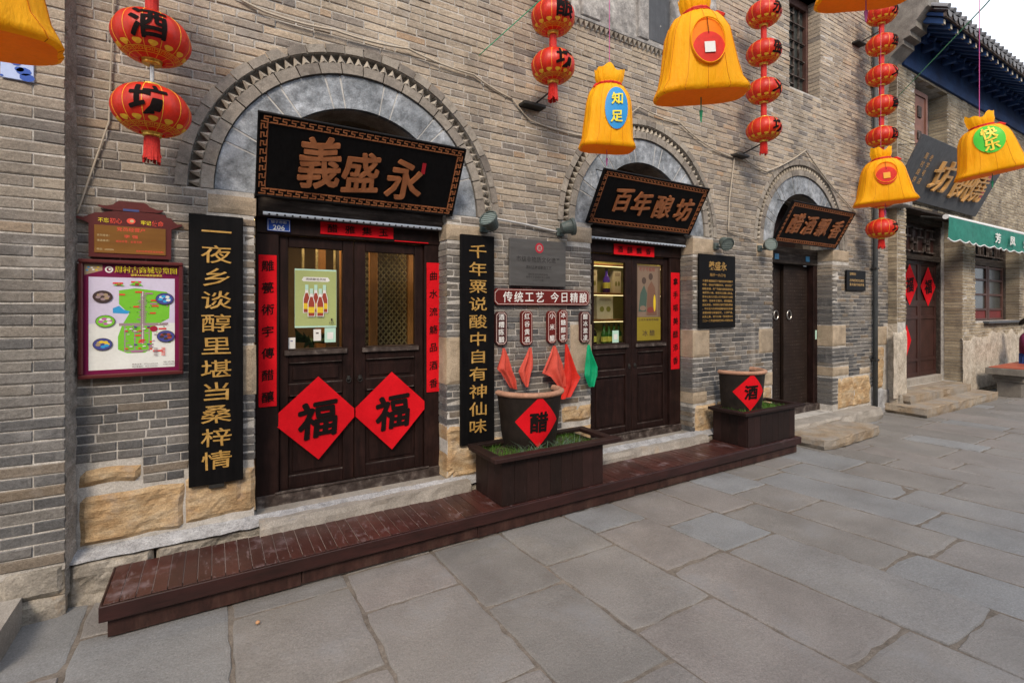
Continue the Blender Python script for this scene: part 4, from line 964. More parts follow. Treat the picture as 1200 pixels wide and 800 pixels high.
# ---------------------------------------------------------------- couplet boards and wall plaques
def couplet_board(x0, x1, z0, z1, chars, label, zt, zb):
    t = thing('couplet_board', ((x0 + x1) / 2, -.03, z0), label, 'board')
    m = MB(); m.box(x0, x1, -.052, -.026, z0, z1, .003); m.build('board', M_black, t)
    m = MB(); c = (x0 + x1) / 2; m.box(c - .045, c + .045, -.045, -.02, z0 - .03, z0 - .001, .003); m.box(c - .02, c + .02, -.028, -.006, z1 - .3, z1 - .2); m.build('bracket', M_iron, t)
    column_text(t, chars, c, zt, zb, -.0525, .185, .128, M_gold, bold=.005, ext=.012, slant=.0)
couplet_board(-.139, .174, .582, 2.375, '一夜乡谈醇里堪当桑梓情', 'tall black couplet board beginning 一夜 left of the first door', 2.268, .742)
couplet_board(1.815, 2.145, .572, 2.395, '千年粟说酸中自有神仙味', 'tall black couplet board beginning 千年 right of the first door', 2.252, .725)
# grey metal plaque
t = thing('metal_plaque', (2.63, -.03, 1.96), 'brushed grey metal heritage plaque with red seal above the red sign', 'plaque')
m = MB(); m.box(2.309, 2.950, -.045, -.02, 1.963, 2.400, .004); m.build('plate', mat('brushed_metal', [(0, (.10, .097, .095)), (1, (.15, .147, .145))], nscale=3, vary=.1, bump=.15, rough=.42, metal=.5, stretch=(1, 1, 8)), t)
m = MB(); m.poly(EL(2.635, 2.325, .048, .048, 24), -.0465); m.build('seal', flat((.40, .02, .04)), t)
m = MB(); m.poly(EL(2.635, 2.325, .030, .030, 24), -.0472); m.build('seal_ring', flat((.35, .25, .24)), t)
m = MB(); write(m, '遗', 2.635, 2.325, -.048, .04, .04, .01); m.build('seal_mark', flat((.40, .02, .04)), t)
m = MB(); line(m, '市级非物质文化遗产', 2.63, 2.215, -.0460, .055, .50, .02); line(m, '周村古商城酿造工艺', 2.63, 2.140, -.0460, .036, .29, .01)
for z, s in ((2.075, '周村区文化和旅游局'), (2.05, '淄博市非遗保护中心监制'), (2.02, '二〇一二年')): line(m, s, 2.62, z, -.0460, .022, .025 * len(s), 0)
m.build('lettering', flat((.03, .028, .028)), t)
def chamf(x0, x1, z0, z1, c): return [(x0 + c, z0), (x1 - c, z0), (x1, z0 + c), (x1, z1 - c), (x1 - c, z1), (x0 + c, z1), (x0, z1 - c), (x0, z0 + c)]
M_sred = mat('sign_red', [(0, (.10, .010, .008)), (1, (.13, .014, .011))], vary=.08, bump=.1, rough=.45)
M_sbrown = mat('tag_brown', [(0, (.05, .014, .014)), (1, (.07, .020, .018))], vary=.08, bump=.1, rough=.45)
C_line = flat((.55, .42, .38))
def tagboard(x0, x1, z0, z1, c, m_, name, label, cat, group=None, y=-.04):
    t = thing(name, ((x0 + x1) / 2, y, z0), label, cat, group)
    m = MB(); m.prism(chamf(x0, x1, z0, z1, c), y, y + .03); m.build('board', m_, t)
    m = MB(); a = chamf(x0 + .007, x1 - .007, z0 + .007, z1 - .007, c); b = chamf(x0 + .012, x1 - .012, z0 + .012, z1 - .012, c * .95)
    m.add([(p[0], y - .001, p[1]) for p in a] + [(p[0], y - .001, p[1]) for p in b], [(i, (i + 1) % 8, (i + 1) % 8 + 8, i + 8) for i in range(8)]); m.build('border_line', C_line, t)
    return t
t = tagboard(2.150, 3.252, 1.786, 1.937, .03, M_sred, 'red_sign', 'long dark red sign 传统工艺 今日精酿 under the metal plaque', 'sign')
for k, c in enumerate('传统工艺今日精酿'):
    x = 2.29 + k * .118 + (.055 if k > 3 else 0); m = MB(); write(m, c, x, 1.862, -.0412, .102, .105, .014, 0, .03, .2); m.build('character', C_w, t)
TG = [(2.166, 2.286, 1.424, 1.727, '酒糟陈醋', M_sbrown, '酒糟陈醋'), (2.440, 2.563, 1.414, 1.734, '红谷黄酒', M_sred, '红谷黄酒'), (2.737, 2.840, 1.420, 1.734, '小米醋', M_sred, '小米醋'), (2.869, 2.976, 1.423, 1.742, '冰糖醋浆', M_sred, '冰糖醋浆'), (3.136, 3.262, 1.413, 1.724, '醋冰激凌', M_sbrown, '醋冰激凌')]
for q_, (a, b, c, d, s, mm, l) in enumerate(TG):
    w_ = ('leftmost', 'second', 'third', 'fourth', 'rightmost')[q_]
    t = tagboard(a, b, c, d, .025, mm, 'name_tag', w_ + ' of the small upright tags under the long red sign, reading %s' % l, 'tag', None, -.038)
    for k, ch in enumerate(s):
        z = d - .05 - (d - c - .10) * k / (len(s) - 1); m = MB(); write(m, ch, (a + b) / 2, z, -.0392, .062, .060, .014, 0, .05, .2); m.build('character', C_w, t)
def cloth(x, z, pts, m_, label, seed):
    """handkerchief hanging by one corner: pts outline (dx,dz) from the top"""
    m = MB(); n = len(pts); W = 22
    def P(u, v):
        i = v * (n - 1); k = min(int(i), n - 2); f = i - k
        l = (pts[k][0] + (pts[k + 1][0] - pts[k][0]) * f); r = pts[k][1] + (pts[k + 1][1] - pts[k][1]) * f; zz = pts[k][2] + (pts[k + 1][2] - pts[k][2]) * f
        skew = pts[k][3] + (pts[k + 1][3] - pts[k][3]) * f
        return (x + 1.2 * (l + (r - l) * u), -.080 - .020 * math.sin(u * 11 + seed * 2 + v * 2.5) * min(1, v * 2.) - .008 * math.sin(u * 23 + seed + v * 6) * v - .012 * v, z + zz + skew * (u - .5))
    m.grid(P, W, 24); o = m.build('hanging_cloth', m_, smooth=True); tag(o, label, 'cloth')
    m = MB(); m.tube([(x, -.05, z + .028), (x, -.073, z - .004)], .003, 5); m.build('string', M_ink, o)
cloth(2.225, 1.40, [(-.01, .01, 0, 0), (-.03, .035, -.08, 0), (-.06, .06, -.19, -.02), (-.02, .10, -.26, -.08), (.055, .105, -.37, -.02)], M_salmon, 'leftmost salmon red cloth hanging beside the tall black board', 1)
cloth(2.510, 1.395, [(-.012, .012, 0, 0), (-.045, .02, -.09, 0), (-.10, .025, -.20, .03), (-.075, .0, -.28, .05), (-.05, -.03, -.36, 0)], M_salmon, 'second salmon red cloth from the left, under the tag 红谷黄酒', 2)
cloth(2.785, 1.40, [(-.012, .012, 0, 0), (-.05, .05, -.09, 0), (-.13, .09, -.22, .06), (-.06, .11, -.30, -.03), (.03, .10, -.40, 0)], M_salmon, 'pale red cloth hanging from the tag 小米醋', 3)
cloth(2.925, 1.41, [(-.012, .012, 0, 0), (-.02, .05, -.12, 0), (-.03, .10, -.28, .0), (-.05, .13, -.38, .10), (-.06, .03, -.52, .02)], M_red2, 'long bright red cloth hanging from the tag 冰糖醋浆', 4)
cloth(3.205, 1.395, [(-.012, .012, 0, 0), (-.02, .04, -.10, 0), (-.035, .10, -.24, .02), (-.04, .10, -.31, -.02), (0, .05, -.42, .0)], M_green, 'green cloth hanging from the tag 醋冰激凌', 5)
# black history plaque
t = thing('history_plaque', (5.28, -.03, 1.52), 'black plaque with gold text between the second and third arches', 'plaque')
m = MB(); m.box(4.935, 5.625, -.042, -.018, 1.524, 2.41, .004); m.build('plate', M_black, t)
m = MB(); line(m, '義盛永', 5.28, 2.275, -.0432, .115, .34, .02); line(m, '始于一九〇七', 5.28, 2.165, -.0432, .04, .30, .01); m.build('title', M_gold, t)
txt = ['义盛永酱园坐落于周村古商城银子', '市街，创始于清朝末年，前店后厂', '自酿自销，所产陈醋与黄酒选用当', '地优质小米，依照古法精心酿造。', '百年以来几代匠人恪守诚信为本的', '祖训，坚持手工制作，酒香醋醇，', '远近闻名，深受四方宾客喜爱赞誉', '。作坊至今仍然保留着传统的蒸煮', '发酵淋醋与陈酿技艺，工序严谨，', '品质上乘，成为古城一张亮丽名片', '二〇一二年这项技艺列入市级名录']
m = MB()
for k, s in enumerate(txt): line(m, s, 5.28, 2.09 - k * .048, -.0432, .030, .58, .008)
o = m.build('body_text', M_gold, t); o['kind'] = 'stuff'
t = thing('small_plaque', (8.72, -.03, 2.04), 'small black plaque with gold lines right of the third door', 'plaque')
m = MB(); m.box(8.41, 9.02, -.04, -.018, 2.042, 2.362, .004); m.build('plate', M_black, t)
m = MB(); line(m, '淄博周村', 8.60, 2.30, -.0412, .045, .2, .01); line(m, '古商城历史文化街区', 8.73, 2.20, -.0412, .045, .46, .015); line(m, '重点保护传统商铺', 8.73, 2.135, -.0412, .045, .46, .015); m.build('lettering', M_gold, t)

# ---------------------------------------------------------------- map board and roofed plaque on the left
t = thing('map_board', (-.43, -.03, 1.33), 'framed colour map board of the old town on the left wall', 'map')
M_frame = mat('map_frame', [(0, (.07, .010, .010)), (1, (.10, .016, .016))], vary=.15, bump=.1, rough=.35, spec=.5)
for (a, b, c, d) in ((-.692, -.168, 1.328, 1.354), (-.692, -.168, 2.026, 2.050), (-.692, -.668, 1.354, 2.026), (-.192, -.168, 1.354, 2.026)):
    m = MB(); m.box(a, b, -.058, -.012, c, d, .006); m.build('frame_rail', M_frame, t)
C_lil = flat((.60, .56, .72), .35); C_mag = flat((.16, .008, .055), .35); C_lt = flat((.70, .72, .70), .35); C_gr = flat((.17, .50, .04), .35); C_or = flat((.70, .04, .03)); C_gy = flat((.30, .22, .24)); C_yel2 = flat((.80, .68, .03)); C_sky = flat((.03, .30, .62)); C_pk = flat((.45, .12, .35)); C_tan = flat((.35, .26, .16))
mm = MB(); y = -.030
def L_(mt, pts):
    global y
    mm.use(mt).poly(pts, y); y -= .00004
L_(C_mag, R4(-.668, -.192, 1.354, 2.026)); L_(C_lil, R4(-.645, -.215, 1.66, 1.945)); L_(C_lt, R4(-.645, -.215, 1.378, 1.6605))
L_(C_tan, [(-.665, 1.955), (-.58, 1.985), (-.58, 2.022), (-.665, 2.022)])
for k in range(6): L_((C_sky, C_w, C_ye)[k % 3], EL(-.652 + (k * .37 % 1) * .06, 1.985 + (k * .53 % 1) * .03, .007, .005, 6))
L_(C_w, EL(-.548, 1.992, .020, .020)); L_(C_mag, EL(-.548, 1.992, .012, .012)); L_(C_w, EL(-.545, 1.994, .006, .006))
L_(C_gr, [(-.50, 1.865), (-.42, 1.88), (-.26, 1.86), (-.24, 1.84), (-.245, 1.69), (-.30, 1.655), (-.335, 1.63), (-.335, 1.50), (-.37, 1.475), (-.46, 1.475), (-.505, 1.50), (-.505, 1.58), (-.485, 1.65), (-.45, 1.72), (-.50, 1.78)])
L_(C_sky, [(-.53, 1.755), (-.50, 1.77), (-.475, 1.745), (-.445, 1.735), (-.46, 1.72), (-.53, 1.725)])
L_(C_gy, R4(-.392, -.374, 1.53, 1.86)); L_(C_gy, R4(-.50, -.25, 1.645, 1.662)); L_(C_gy, R4(-.475, -.468, 1.49, 1.65)); L_(C_gy, R4(-.475, -.345, 1.485, 1.493)); L_(C_gy, R4(-.425, -.419, 1.49, 1.65)); L_(C_gy, R4(-.352, -.346, 1.49, 1.65)); L_(C_w, R4(-.384, -.381, 1.53, 1.86))
random.seed(17)
for k in range(26):
    x, z = -.475 + random.random() * .14, 1.49 + random.random() * .15; L_((C_gy, C_pk, C_gy, C_or)[k % 4], R4(x, x + random.uniform(.008, .02), z, z + random.uniform(.004, .01)))
for k in range(16): L_(C_gy, R4(-.40 + random.uniform(-.018, .02), -.37 + random.uniform(0, .012), 1.66 + k * .0115, 1.666 + k * .0115))
for x, z, w in ((-.53, 1.905, .05), (-.44, 1.915, .05), (-.42, 1.852, .035), (-.50, 1.835, .03), (-.34, 1.80, .03), (-.335, 1.765, .035), (-.43, 1.76, .03), (-.345, 1.72, .03), (-.30, 1.62, .04), (-.42, 1.58, .03), (-.40, 1.55, .03), (-.33, 1.48, .05), (-.29, 1.545, .03)): L_(C_or, R4(x, x + w, z, z + .009))
for x, z, w in ((-.37, 1.845, .04), (-.345, 1.78, .035), (-.44, 1.48, .06)): L_(C_pk, R4(x, x + w, z, z + .007))
L_(flat((.32, .01, .04)), EL(-.325, 1.625, .02, .018))
for k in range(14): L_(flat((.05, .22, .02)), EL(-.45 + random.random() * .19, 1.69 + random.random() * .15, .0035, .0025, 6))
for k in range(46):
    x, z = -.49 + random.random() * .24, 1.50 + random.random() * .36
    if -.40 < x < -.36 or (x < -.44 and 1.64 < z < 1.78): continue
    w_ = random.uniform(.006, .016); L_((flat((.10, .34, .03)), C_w, C_pk, flat((.30, .62, .10)), C_gy)[k % 5], R4(x, x + w_, z, z + random.uniform(.002, .005)))
for k in range(12): L_((C_or, C_w, C_navy)[k % 3], R4(-.47 + (k % 6) * .022, -.455 + (k % 6) * .022, 1.50 + (k // 6) * .11 + (k % 3) * .012, 1.507 + (k // 6) * .11 + (k % 3) * .012))
L_(C_gr, [(-.53, 1.895), (-.50, 1.91), (-.47, 1.893)]); L_(C_gr, [(-.45, 1.90), (-.41, 1.925), (-.38, 1.895)]); L_(C_br, R4(-.51, -.49, 1.895, 1.905)); L_(C_br, R4(-.42, -.40, 1.897, 1.912))
def oval(x, z, cols):
    L_(C_dk, EL(x, z, .048, .038)); L_(cols[0], EL(x, z, .045, .035))
    for k in range(7):
        a = k * 2.4; L_(cols[1 + k % (len(cols) - 1)], EL(x + .022 * math.cos(a), z + .015 * math.sin(a), .013, .009, 8))
oval(-.578, 1.825, (C_dk, C_gy, C_tan)); oval(-.565, 1.675, (C_gr, C_pk, C_w)); oval(-.578, 1.535, (C_navy, C_ye, C_tan, C_sky)); oval(-.268, 1.815, (C_navy, C_sky, C_lt)); oval(-.262, 1.575, (C_navy, C_dk, C_br))
for k in range(6):
    for j in range(2): L_(C_or if j else C_gy, R4(-.325 + j * .04, -.305 + j * .04, 1.50 - k * .009, 1.504 - k * .009))
mm.build('map_print', None, t)
m = MB(); line(m, '周村古商城导览图', -.362, 1.994, -.0260, .044, .315, .0)
line(m, '周村古商城导览图', -.3605, 1.9945, -.0263, .044, .315, .0); line(m, '国家AAAA级旅游景区', -.36, 1.962, -.0255, .014, .16, .005)
for v in m.v: v.y = -.0425
m.build('title', C_yel2, t)
m = MB()
for z, s, x in ((1.405, '旅游咨询：0533-6430258', -.40), (1.390, '景区管理处：0533-6433266', -.40), (1.412, '投诉电话', -.265), (1.397, '0533-6433277', -.265)): line(m, s, x + .03, z, -.056, .010, .13 if len(s) > 12 else .08)
for v in m.v: v.y = y - .0005
o = m.build('small_print', C_dk, t); o['kind'] = 'stuff'
# roofed wooden plaque
t = thing('roofed_plaque', (-.44, -.03, 2.067), 'small dark red plaque with curled roof outline above the map board', 'plaque')
m = MB()
L = [(-.645, 2.067), (-.235, 2.069), (-.232, 2.262), (-.175, 2.290), (-.178, 2.302), (-.20, 2.297), (-.225, 2.318), (-.235, 2.335), (-.26, 2.337), (-.262, 2.352), (-.325, 2.357), (-.40, 2.357), (-.50, 2.352), (-.55, 2.348), (-.585, 2.338), (-.615, 2.336), (-.645, 2.318), (-.67, 2.302), (-.70, 2.308), (-.702, 2.296), (-.645, 2.270)]
m.prism(L, -.032, -.014); m.build('board', M_frame, t)
m = MB(); L = [(-.56, 2.362), (-.52, 2.358), (-.30, 2.362), (-.275, 2.374), (-.278, 2.384), (-.30, 2.379), (-.345, 2.395), (-.36, 2.412), (-.375, 2.418), (-.50, 2.418), (-.512, 2.410), (-.53, 2.392), (-.565, 2.380), (-.60, 2.386), (-.60, 2.374)]
m.prism(L, -.034, -.016); m.build('top_roof', M_frame, t)
m = MB(); m.box(-.53, -.36, -.030, -.016, 2.350, 2.364); m.build('roof_post', M_frame, t)
m = MB(); m.add([(-.48, -.0345, 2.358), (-.40, -.0345, 2.358), (-.40, -.0345, 2.372), (-.48, -.0345, 2.372)], [(0, 1, 2, 3)]); m.build('blue_tablet', flat((.05, .07, .20)), t)
M_plq = mat('brown_panel', [(0, (.16, .07, .015)), (1, (.22, .10, .02))], vary=.1, bump=.1, rough=.3, spec=.5, stretch=(.6, 1, 5))
m = MB(); m.box(-.618, -.262, -.0370, -.032, 2.092, 2.262, .003); m.build('panel', M_plq, t)
m = MB(); line(m, '不忘', -.575, 2.293, -.0335, .03, .052, .01); line(m, '牢记', -.365, 2.293, -.0335, .03, .052, .01); m.build('yellow_lettering', C_yel2, t)
m = MB(); line(m, '初心', -.515, 2.293, -.0335, .036, .06, .01); line(m, '使命', -.305, 2.293, -.0335, .036, .06, .01); m.poly(EL(-.44, 2.298, .022, .018), -.0335)
line(m, '党员经营户', -.44, 2.243, -.0375, .026, .14, .01); line(m, '李 强', -.44, 2.200, -.0375, .022, .07, .01); line(m, '诚信经营，童叟无欺', -.45, 2.168, -.0375, .015, .13); line(m, '周村古商城党支部监制', -.345, 2.112, -.0375, .014, .14); m.build('red_lettering', flat((.75, .08, .05)), t)
m = MB(); m.poly(EL(-.436, 2.298, .010, .009), -.0342); line(m, '党员姓名：', -.575, 2.200, -.0375, .014, .06); line(m, '承诺事项：', -.575, 2.168, -.0375, .014, .06); line(m, '电话：6430206', -.565, 2.115, -.0375, .014, .08); m.build('pale_lettering', flat((.55, .45, .25)), t)
C_x = C_lt

# ---------------------------------------------------------------- planters with half pots
def planter(x0, x1, bx0, bx1, y0, y1, by0, by1, zt, label):
    t = thing('wooden_planter', ((x0 + x1) / 2, (y0 + y1) / 2, DZ), label, 'planter')
    w = .105; n = int((bx1 - bx0) / w); w = (bx1 - bx0) / n
    for k in range(n):
        m = MB(); m.box(bx0 + k * w + .001, bx0 + (k + 1) * w - .001, by0 + random.uniform(-.001, .001), by0 + .018, DZ + .004, zt - .035, .002); m.build('board', M_planter, t)
    n2 = 4; w2 = (by1 - by0 - .02) / n2
    for s, xx in ((0, bx0), (1, bx1 - .018)):
        for k in range(n2):
            m = MB(); m.box(xx - .002 + .001 * (k % 2), xx + .018, by0 + .019 + k * w2, by0 + .017 + (k + 1) * w2, DZ + .004, zt - .035, .002); m.build('board', M_planter, t)
    m = MB(); m.box(bx0, bx1, by1 - .018, by1, DZ + .004, zt - .035); m.build('back_board', M_planter, t)
    rw = .085
    for (a, b, c, d) in ((x0, x1 + .0, y0, y0 + rw), (x0 + .02, x1 - .02, y1 - .06, y1), (x0, x0 + rw, y0 + rw + .001, y1 - .061), (x1 - rw - .02, x1 - .02, y0 + rw + .001, y1 - .061)):
        m = MB(); m.box(a, b, c, d, zt - .034, zt, .004); m.build('rim_board', M_planter, t)
    m = MB(); m.grid(lambda u, v: (bx0 + .01 + (bx1 - bx0 - .02) * u, by0 + .02 + (by1 - by0 - .04) * v, zt - .06 + .02 * fr((u * 5, v * 3, 1), 2)), 14, 6); m.build('soil', M_soil, t, smooth=True)
    return t
planter(1.835, 3.13, 1.93, 2.965, -.625, -.10, -.565, -.115, .60, 'larger dark timber planter holding the 醋 pot between first and second doors')
planter(4.99, 6.19, 5.09, 6.02, -.605, -.10, -.565, -.115, .60, 'smaller dark timber planter holding the 酒 pot at the end of the platform')
def blades(x0, x1, y0, y1, z, n, h, m_, label, seed, w=.004, skip=None, droop=.4):
    random.seed(seed); m = MB()
    for _ in range(n):
        x, y = random.uniform(x0, x1), random.uniform(y0, y1)
        if skip and (x - skip[0]) ** 2 + (y - skip[1]) ** 2 < skip[2] ** 2 and y < skip[1] + .02: continue
        a = random.random() * 6.28; hh = h * random.uniform(.5, 1.15); lean = random.uniform(.1, droop) * hh; pts = []
        dx, dy = math.cos(a), math.sin(a)
        for k in range(4):
            q = k / 3; px, py, pz = x + dx * lean * q * q * 1.6, y + dy * lean * q * q * 1.6, z + hh * (q - .28 * droop * q * q * 1.4); ww = w * (1 - q * .9)
            pts += [(px - dy * ww, py + dx * ww, pz), (px + dy * ww, py - dx * ww, pz)]
        m.add(pts, [(0, 1, 3, 2), (2, 3, 5, 4), (4, 5, 7, 6)])
    o = m.build('grass', m_); tag(o, label, 'grass', kind='stuff'); return o
def pot(cx, yb, r0, r1, z0, z1, ch, cang, label):
    """half jar, cut flat towards the wall"""
    t = thing('half_pot', (cx, yb, z0), label, 'pot')
    H = z1 - z0; A0, A1 = -PI - .06, .06
    prof = [(r0, 0), (r0 + (r1 - r0) * .35, H * .25), (r0 + (r1 - r0) * .7, H * .6), (r1, H - .06), (r1 + .004, H - .03)]
    m = MB(); m.lathe((cx, yb, z0), prof, 40, A0, A1); m.lathe((cx, yb, z0), [(r - .03, z) for r, z in prof][::-1], 40, A0, A1); m.build('body', M_clay, t, smooth=True)
    m = MB(); m.lathe((cx, yb, z1 - .035), [(r1 - .035, .0), (r1 + .012, -.004), (r1 + .026, .014), (r1 + .024, .03), (r1, .042), (r1 - .02, .04), (r1 - .035, .02), (r1 - .035, 0)], 40, A0, A1)
    for a in (A0, A1):
        pts = [(cx + (r1 + q) * math.cos(a), yb + (r1 + q) * math.sin(a), z1 - .035 + zz) for q, zz in ((-.035, 0), (.012, -.004), (.026, .014), (.024, .03), (0, .042), (-.02, .04), (-.035, .02))]
        m.add(pts, [tuple(range(7))])
    m.build('rim', M_rim, t, smooth=True)
    def onpot(s, z, off):     # s arc length round the jar from cang, z height
        f = (z - z0) / H; r = r0 + (r1 - r0) * min(1, (f * 1.25)) ** .8 if f < .8 else r1
        k = 0
        for (ra, za), (rb, zb) in zip(prof, prof[1:]):
            if z - z0 <= zb or zb == prof[-1][1]: r = ra + (rb - ra) * max(0, min(1, (z - z0 - za) / (zb - za))); break
        a = cang + s / r1; return Vector((cx + (r + off) * math.cos(a), yb + (r + off) * math.sin(a), z))
    q = H * .46; zc = z0 + H * .50
    m = MB(); N = 12
    def D(u, v):
        a, b = u - .5, v - .5; return onpot((a + b) * q * 1.0, zc + (b - a) * q * 1.0, .004)
    m.grid(D, N, N); m.build('paper_diamond', M_red if ch == '醋' else M_red, t)
    vs, fs = fat(ch, .03); bmx = bmesh.new(); bv = [bmx.verts.new(v) for v in vs]
    for f in fs:
        try: bmx.faces.new([bv[i] for i in f])
        except ValueError: pass
    for _ in range(2): bmesh.ops.subdivide_edges(bmx, edges=[e for e in bmx.edges if e.calc_length() > .16], cuts=1, use_grid_fill=False)
    bmesh.ops.triangulate(bmx, faces=bmx.faces)
    bmx.verts.index_update(); m = MB(); sz = q * .80
    m.add([onpot(v.co.x * sz, zc + (v.co.y + .05 * v.co.x) * sz, .010 + v.co.z * .05) for v in bmx.verts], [tuple(v.index for v in f.verts) for f in bmx.faces]); bmx.free()
    m.build('character', M_ink, t)
pot(2.43, -.16, .245, .303, .545, 1.035, '醋', math.radians(-103), 'dark glazed half pot with red 醋 diamond in the larger planter')
pot(5.475, -.16, .27, .312, .545, 1.02, '酒', math.radians(-114), 'dark glazed half pot with red 酒 diamond in the smaller planter')
blades(1.94, 2.95, -.54, -.14, .535, 1500, .065, M_grass, 'short green grass round the 醋 pot in the larger planter', 31, .0022, (2.43, -.16, .27))
blades(5.10, 6.01, -.54, -.14, .535, 1300, .07, M_grass, 'short green grass round the 酒 pot in the smaller planter', 32, .0028, (5.475, -.16, .29))
blades(2.12, 2.75, -.55, -.42, .535, 150, .14, M_leaf2, 'silvery strap leaves along the front of the larger planter', 33, .0035, (2.43, -.16, .27), .9)

# ---------------------------------------------------------------- lanterns
def cloud(x, z, s):
    """outline of a small three-lobed cloud"""
    out = []
    for k in range(18):
        a = 2 * PI * k / 18; r = s * (.75 + .28 * abs(math.sin(1.5 * a + .8))); out.append((x + r * math.cos(a), z + .72 * r * math.sin(a)))
    return out
def lantern(c, R, label, ch='酒', top_link=.0, tassel=False, group=None, face=-PI / 2, ring=True, tilt=0.):
    c = Vector(c); Hh = R * .72; t = thing('lantern', c, label, 'lantern', group); NL = 12
    def S(a, phi, off=0.):      # a azimuth, phi latitude
        rr = (R * (math.cos(phi)) ** .82 * (1 + .018 * math.cos(NL * (a - .1)) * math.cos(phi)) + off * math.cos(phi)); return Vector((c.x + rr * math.cos(a), c.y + rr * math.sin(a), c.z + (Hh + off) * math.sin(phi)))
    m = MB(); m.grid(lambda u, v: S(2 * PI * u, -1.32 + 2.64 * v), 72, 22); m.build('body', M_lred, t, smooth=True)
    m = MB()
    for k in range(NL):
        a = .1 + 2 * PI * (k + .5) / NL; m.tube([S(a, -1.28 + 2.56 * q / 14, .0005) for q in range(15)], .0018, 4, False)
    m.build('rib', M_lgold, t)
    for s in (1, -1):
        m = MB(); z = c.z + s * Hh * .955; rr = R * .25
        m.lathe((c.x, c.y, z), [(0, s * .022), (rr * .86, s * .022), (rr, s * .018), (rr, s * .004), (rr * 1.12, -s * .004), (rr * 1.05, -s * .014)], 20); m.build('cap', M_goldfoil, t, smooth=False)
    # gold cloud and key pattern printed round the underside
    m = MB(); nC = 13
    for k in range(nC):
        a0 = 2 * PI * k / nC
        P = cloud(0, 0, .024 * R / .195)
        m.add([S(a0 + x / (R * .80), -.70 + z / Hh, .0016) for x, z in P] + [S(a0, -.70, .0018)], [(i, (i + 1) % 18, 18) for i in range(18)])
    for ph, w in ((-.86, .012), (-1.08, .012)):
        m.grid(lambda u, v: S(2 * PI * u, ph + w * 2 * (v - .5), .0016), 48, 1)
    nK = 22
    for k in range(nK):
        a0 = 2 * PI * k / nK; da = 2 * PI / nK
        for (u0, v0, u1, v1) in ((.05, .1, .14, .9), (.14, .78, .62, .9), (.53, .3, .62, .78), (.3, .3, .53, .42), (.78, .1, .87, .9)):
            m.grid(lambda u, v: S(a0 + da * (u0 + (u1 - u0) * u), -1.06 + .18 * (v0 + (v1 - v0) * v), .0017), 2, 1)
    m.build('gold_pattern', M_lgold, t)
    if ch:
        for fa in (face,):
            vs, fs = fat(ch, .022); bmx = bmesh.new(); bv = [bmx.verts.new(v) for v in vs]
            for f in fs:
                try: bmx.faces.new([bv[i] for i in f])
                except ValueError: pass
            for _ in range(2): bmesh.ops.subdivide_edges(bmx, edges=[e for e in bmx.edges if e.calc_length() > .14], cuts=1)
            bmesh.ops.triangulate(bmx, faces=bmx.faces); bmx.verts.index_update(); m = MB(); sz = R * 1.0
            m.add([S(fa + (v.co.x) * sz / R, .06 + (v.co.y + .08 * v.co.x) * sz / Hh * .92, .0035 + v.co.z * .04) for v in bmx.verts], [tuple(v.index for v in f.verts) for f in bmx.faces]); bmx.free()
            m.build('character', M_ink, t)
    if top_link:
        m = MB(); z = c.z + Hh + .012; thin = top_link < .14 and ch == '坊'; m.tube([(c.x, c.y, z), (c.x, c.y, z + top_link)], R * (.06 if thin else .175), 12); m.build('link', M_steel if thin else M_tassel, t)
    if tassel:
        m = MB(); z = c.z - Hh - .01; m.tube([(c.x, c.y, z + .01), (c.x, c.y, z - .02)], R * .19, 10)
        random.seed(int(c.x * 100))
        for k in range(26):
            a = 2 * PI * k / 26; r = R * .18; e = random.uniform(-.02, .02)
            m.tube([(c.x + r * math.cos(a), c.y + r * math.sin(a), z - .015), (c.x + r * 1.05 * math.cos(a + e), c.y + r * 1.05 * math.sin(a + e), z - .09), (c.x + r * (1 + random.uniform(0, .35)) * math.cos(a), c.y + r * (1 + random.uniform(0, .35)) * math.sin(a), z - random.uniform(.12, .16))], .006, 4)
        m.build('tassel', M_tassel, t)
    return t
G1, G2, G3, G4 = 'red lanterns on the string left of the first arch', 'red lanterns on the string left of the second arch', 'red lanterns on the string left of the third arch', 'red lanterns on the string at the end of the shop front'
DL = -.35
for k, (z, ch) in enumerate(((3.745, '义'), (3.325, '酒'), (2.905, '坊'))):
    lantern((-.307, DL, z), .192, ['red lantern cut by the top edge above the one reading 酒', 'red lantern reading 酒 at the top left before the wall', 'red lantern reading 坊 with tassel, left of the first arch'][k], ch, .13 if k else .3, k == 2, G1)
for k, (z, ch) in enumerate(((4.76, '义'), (4.325, '醸'), (3.893, '坊'))):
    lantern((2.573, DL, z), .192, ['red lantern above the top edge over the second string', 'upper red lantern of the second string cut by the photo top', 'lower red lantern of the second string reading 坊 with tassel'][k], '酿' if ch == '醸' else ch, .15, k == 2, G2)
for k, z in enumerate((5.334, 4.866, 4.399, 3.932)):
    lantern((5.731, DL, z), .196, ['topmost', 'second from top', 'third from top', 'bottom tasselled'][k] + ' red lantern of the string left of the third arch', '永盛义坊'[k], .22, k == 3, G3)
ords = ['topmost', 'second', 'third', 'fourth', 'fifth', 'sixth', 'seventh', 'bottom tasselled']
for k in range(8):
    z = 6.281 - k * .471
    lantern((8.796, DL, z), .205, ords[k] + ' red lantern of the long string at the end of the shop front' if k in (0, 7) else ords[k] + ' red lantern from the top in the long string at the right', '永盛义酱园老酒坊'[k], .22, k == 7, G4)
def bracket(x, z, zl, label):
    t = thing('lantern_bracket', (x, 0, z), label, 'bracket', 'iron brackets carrying lantern strings')
    m = MB(); m.box(x - .12, x + .12, -.11, 0, z - .03, z, .004); m.build('plate', M_iron, t)
    m = MB(); m.tube([(x + .02, -.05, z), (x + .02, DL, zl)], .009, 6); m.build('arm', M_iron, t)
